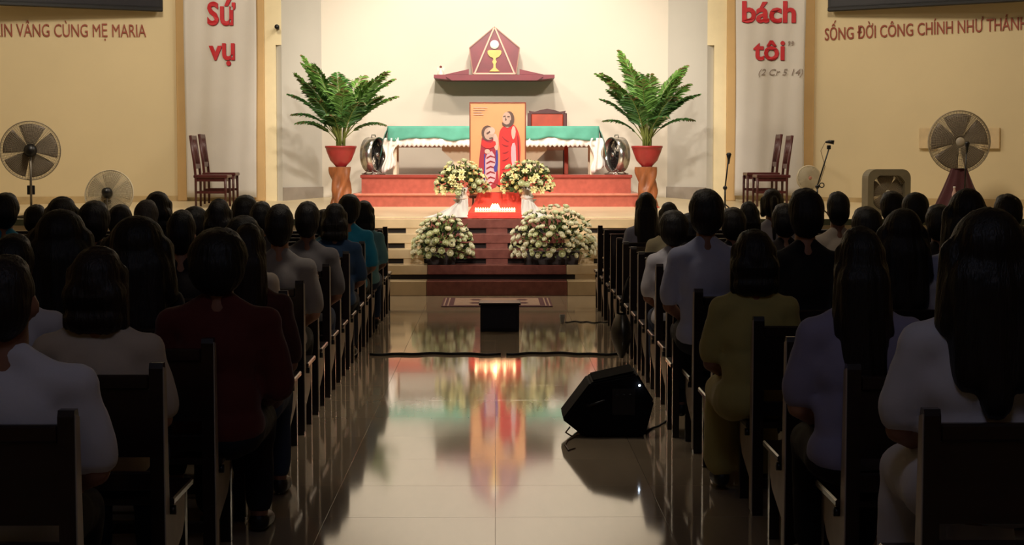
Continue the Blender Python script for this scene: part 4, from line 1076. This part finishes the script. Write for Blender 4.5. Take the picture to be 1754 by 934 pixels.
def person(cx, ytop, rows, Y, sh_px, shirt, hair, label, sex='m', sleeve='short', hairm=None, rz=0, lean=0, skin=None, hw=0):
    Y0 = min(rows, key=lambda r_: abs(r_+.2-Y))
    Y = Y0+.19; PC[0] += 1
    top = at(cx, ytop, Y)
    z = top.z; H0 = .868
    seat = .437
    s = (z-seat)/H0; s = max(.90, min(1.10, s)); lift = (z-seat)-s*H0
    lift = max(0, lift)
    wx = sh_px*Y/F/(.46 if sex == 'm' else .43) if sh_px else s; wx = max(.86*s, min(1.22*s, wx))
    r = link('person', None, loc=(top.x, Y, seat+lift+.002), rot=(0, 0, rz)); tag(r, label, 'person', 'seated congregation'); r.scale = (wx, s, s)
    wh = s/wx
    bm_ = link('body', BM if sex == 'm' else BF, r); override(bm_, [skin or (SKIN if PC[0] % 2 else SKINL), EYEW, IRIS, LIP])
    t = link('shirt' if sleeve != 'dress' else 'dress', SH[(sex, sleeve)], r); override(t, [SHC[shirt]])
    if sleeve != 'dress': tr = link('trousers', TR, r); override(tr, [TRC[PC[0] % 3]])
    link('shoe', SO[0], r); link('shoe', SO[1], r)
    h = link('hair', HA[hair], r); override(h, [hairm or HAIR])
    tw = {'short': .186, 'crop': .186, 'bob': .225, 'long': .225, 'wide': .30, 'pony': .2, 'bun': .186}[hair]
    want = (hw*Y/F if hw else tw*1.08*s)/wx
    k_ = max(.85, min(1.4, want/tw)); ky = 1+(k_*wx/s-1)*.5; kz = 1+(k_*wx/s-1)*.25
    h.scale = (k_, ky, kz); h.location = (0, -.0*(ky-1), .868-.868*kz)
    return r
L_, R_ = LR, RR
# left block, near to far
person(6, 442, L_, 5.45, 300, 'white', 'short', 'person in white T-shirt at the bottom left corner, nearest on the left', hairm=HAIRB, hw=92)
person(165, 426, L_, 6.65, 215, 'offwhite', 'bob', 'person with reddish-dark bob and off-white top, left block second row', 'f', hairm=HAIRB, hw=112)
person(372, 394, L_, 7.5, 205, 'red', 'short', 'broad person in rust-red shirt at the aisle end of the left block', sleeve='long', hw=104)
person(20, 404, L_, 7.5, 150, 'white', 'short', 'person in white shirt at the left edge, behind the front T-shirt', hw=75)
person(424, 386, L_, 8.36, 110, 'brown', 'long', 'person in dark brown-red top just beyond the rust-red shirt', 'f', hairm=HAIRB, hw=60)
person(105, 366, L_, 9.2, 130, 'dark', 'wide', 'person with wide black hair near the left edge, dark clothes', 'f')
person(236, 378, L_, 8.4, 130, 'black', 'wide', 'person with long black hair in black, left of the rust-red shirt', 'f')
person(310, 362, L_, 10.1, 100, 'dark', 'short', 'person in dark clothes right behind long black hair, left block', sleeve='long', hw=50)
person(415, 372, L_, 10.1, 115, 'offwhite', 'long', 'person in cream sleeves half hidden beyond the brown-red top', 'f')
person(478, 352, L_, 10.9, 112, 'greywhite', 'short', 'person in pale grey-cream shirt nearest the aisle, left block middle', hw=50)
person(160, 346, L_, 11.8, 90, 'dark', 'short', 'dark-haired person below the low pale fan, left block')
person(105, 339, L_, 12.6, 90, 'black', 'bob', 'dark-haired person just right of the tall left fan pole', 'f')
person(8, 332, L_, 13.4, 90, 'teal', 'short', 'person in teal shirt at the left photo edge, far row')
person(333, 354, L_, 12.6, 90, 'black', 'crop', 'person whose dark head shows under the left chairs, left one')
person(374, 343, L_, 11.8, 96, 'dark', 'bob', 'person with round dark hair right below the left chair legs', 'f', hw=50)
person(447, 347, L_, 13.4, 90, 'dark', 'short', 'dark-haired person between the pale grey shirt and the left banner', hw=40)
person(526, 347, L_, 12.6, 92, 'grey', 'short', 'person in grey shirt with squared dark hair, left aisle side', hw=44)
person(250, 344, L_, 13.4, 80, 'cyan', 'short', 'grey-haired person in light blue below the low pale fan', hairm=HAIRG, hw=42)
person(269, 330, L_, 15.1, 80, 'dark', 'bob', 'dark-haired person behind the grey-haired head, left block', 'f')
person(419, 336, L_, 14.3, 80, 'dark', 'short', 'dark-haired person right of the left chairs, far row')
person(573, 350, L_, 14.3, 88, 'navy', 'bob', 'person in deep blue top with wide black hair, left aisle side', 'f', hw=46)
person(598, 334, L_, 16.0, 76, 'cyan', 'short', 'person in bright cyan shirt near the aisle below the left palm', hw=40)
person(623, 345, L_, 16.8, 66, 'ltblue', 'bob', 'person in pale blue at the far aisle end of the left block', 'f', hw=38)
person(60, 352, L_, 15.1, 76, 'black', 'short', 'dark-clothed person at the foot of the tall left fan')
person(205, 352, L_, 14.3, 76, 'black', 'short', 'dark-clothed person seen at the right side of the low pale fan')
person(555, 360, L_, 15.1, 60, 'ltblue', 'short', 'person in light blue half hidden between grey and deep blue tops')
# right block, near to far
person(1690, 368, R_, 5.45, 285, 'white', 'wide', 'person in white with very long black hair at the bottom right', 'f', 'dress', hw=150)
person(1475, 392, R_, 6.6, 210, 'lav', 'long', 'person in lavender-grey top with long straight black hair, right block', 'f', hw=88)
person(1292, 396, R_, 8.46, 148, 'yellow', 'bob', 'person in pale yellow dress at the aisle end, right block', 'f', 'dress', hw=84)
person(1545, 364, R_, 9.3, 100, 'white', 'wide', 'person in white with bushy black hair before the square fan', 'f', hw=92)
person(1655, 330, R_, 9.3, 120, 'bluewhite', 'wide', 'person in pale shirt with large dark hair under the large grey fan', 'f', hw=86)
person(1381, 325, R_, 9.4, 118, 'black', 'short', 'broad person in black T-shirt in the middle of the right block', hw=63)
person(1210, 326, R_, 10.2, 112, 'bluewhite', 'short', 'person in collared blue-white shirt near the aisle, right block', hw=62)
person(1738, 385, R_, 10.2, 90, 'white', 'short', 'person in white at the far right edge behind long black hair')
person(1154, 362, R_, 12.6, 76, 'white', 'short', 'person in white blouse nearest the aisle, right block middle', 'f', hw=52)
person(1184, 366, R_, 13.4, 70, 'dark', 'bob', 'dark-haired person between white blouse and collared shirt', 'f')
person(1146, 348, R_, 15.0, 64, 'cream', 'bob', 'person in cream top near the far aisle end, right block', 'f', hw=38)
person(1107, 331, R_, 16.6, 62, 'bluewhite', 'long', 'farthest person on the right aisle side, long hair below the right palm', 'f', hw=38)
person(1256, 357, R_, 13.4, 74, 'dark', 'short', 'dark-haired person right of the collared blue-white shirt')
person(1283, 347, R_, 14.15, 72, 'dark', 'bob', 'dark-haired person under the front legs of the right chairs', 'f', hw=40)
person(1323, 325, R_, 15.8, 68, 'white', 'pony', 'person with ponytail in white below the right chairs', 'f', hw=38)
person(1345, 350, R_, 13.4, 70, 'dark', 'short', 'dark-haired person just left of the broad black T-shirt')
person(1436, 330, R_, 13.4, 80, 'offwhite', 'short', 'person in pale shirt right of the broad black T-shirt', hw=40)
person(1529, 329, R_, 14.9, 66, 'black', 'short', 'dark head directly in front of the square fan')
person(1568, 330, R_, 14.15, 72, 'black', 'crop', 'dark head at the right side of the square fan')
person(1727, 334, R_, 13.4, 76, 'cream', 'short', 'person in cream shirt at the far right under the wall')
person(1610, 352, R_, 12.6, 80, 'dark', 'short', 'dark-clothed person left of the dark red draped lectern')
person(1485, 356, R_, 11.8, 84, 'dark', 'short', 'dark-clothed person below the left side of the square fan')
print('people', PC[0], 'objects', len(bpy.data.objects))
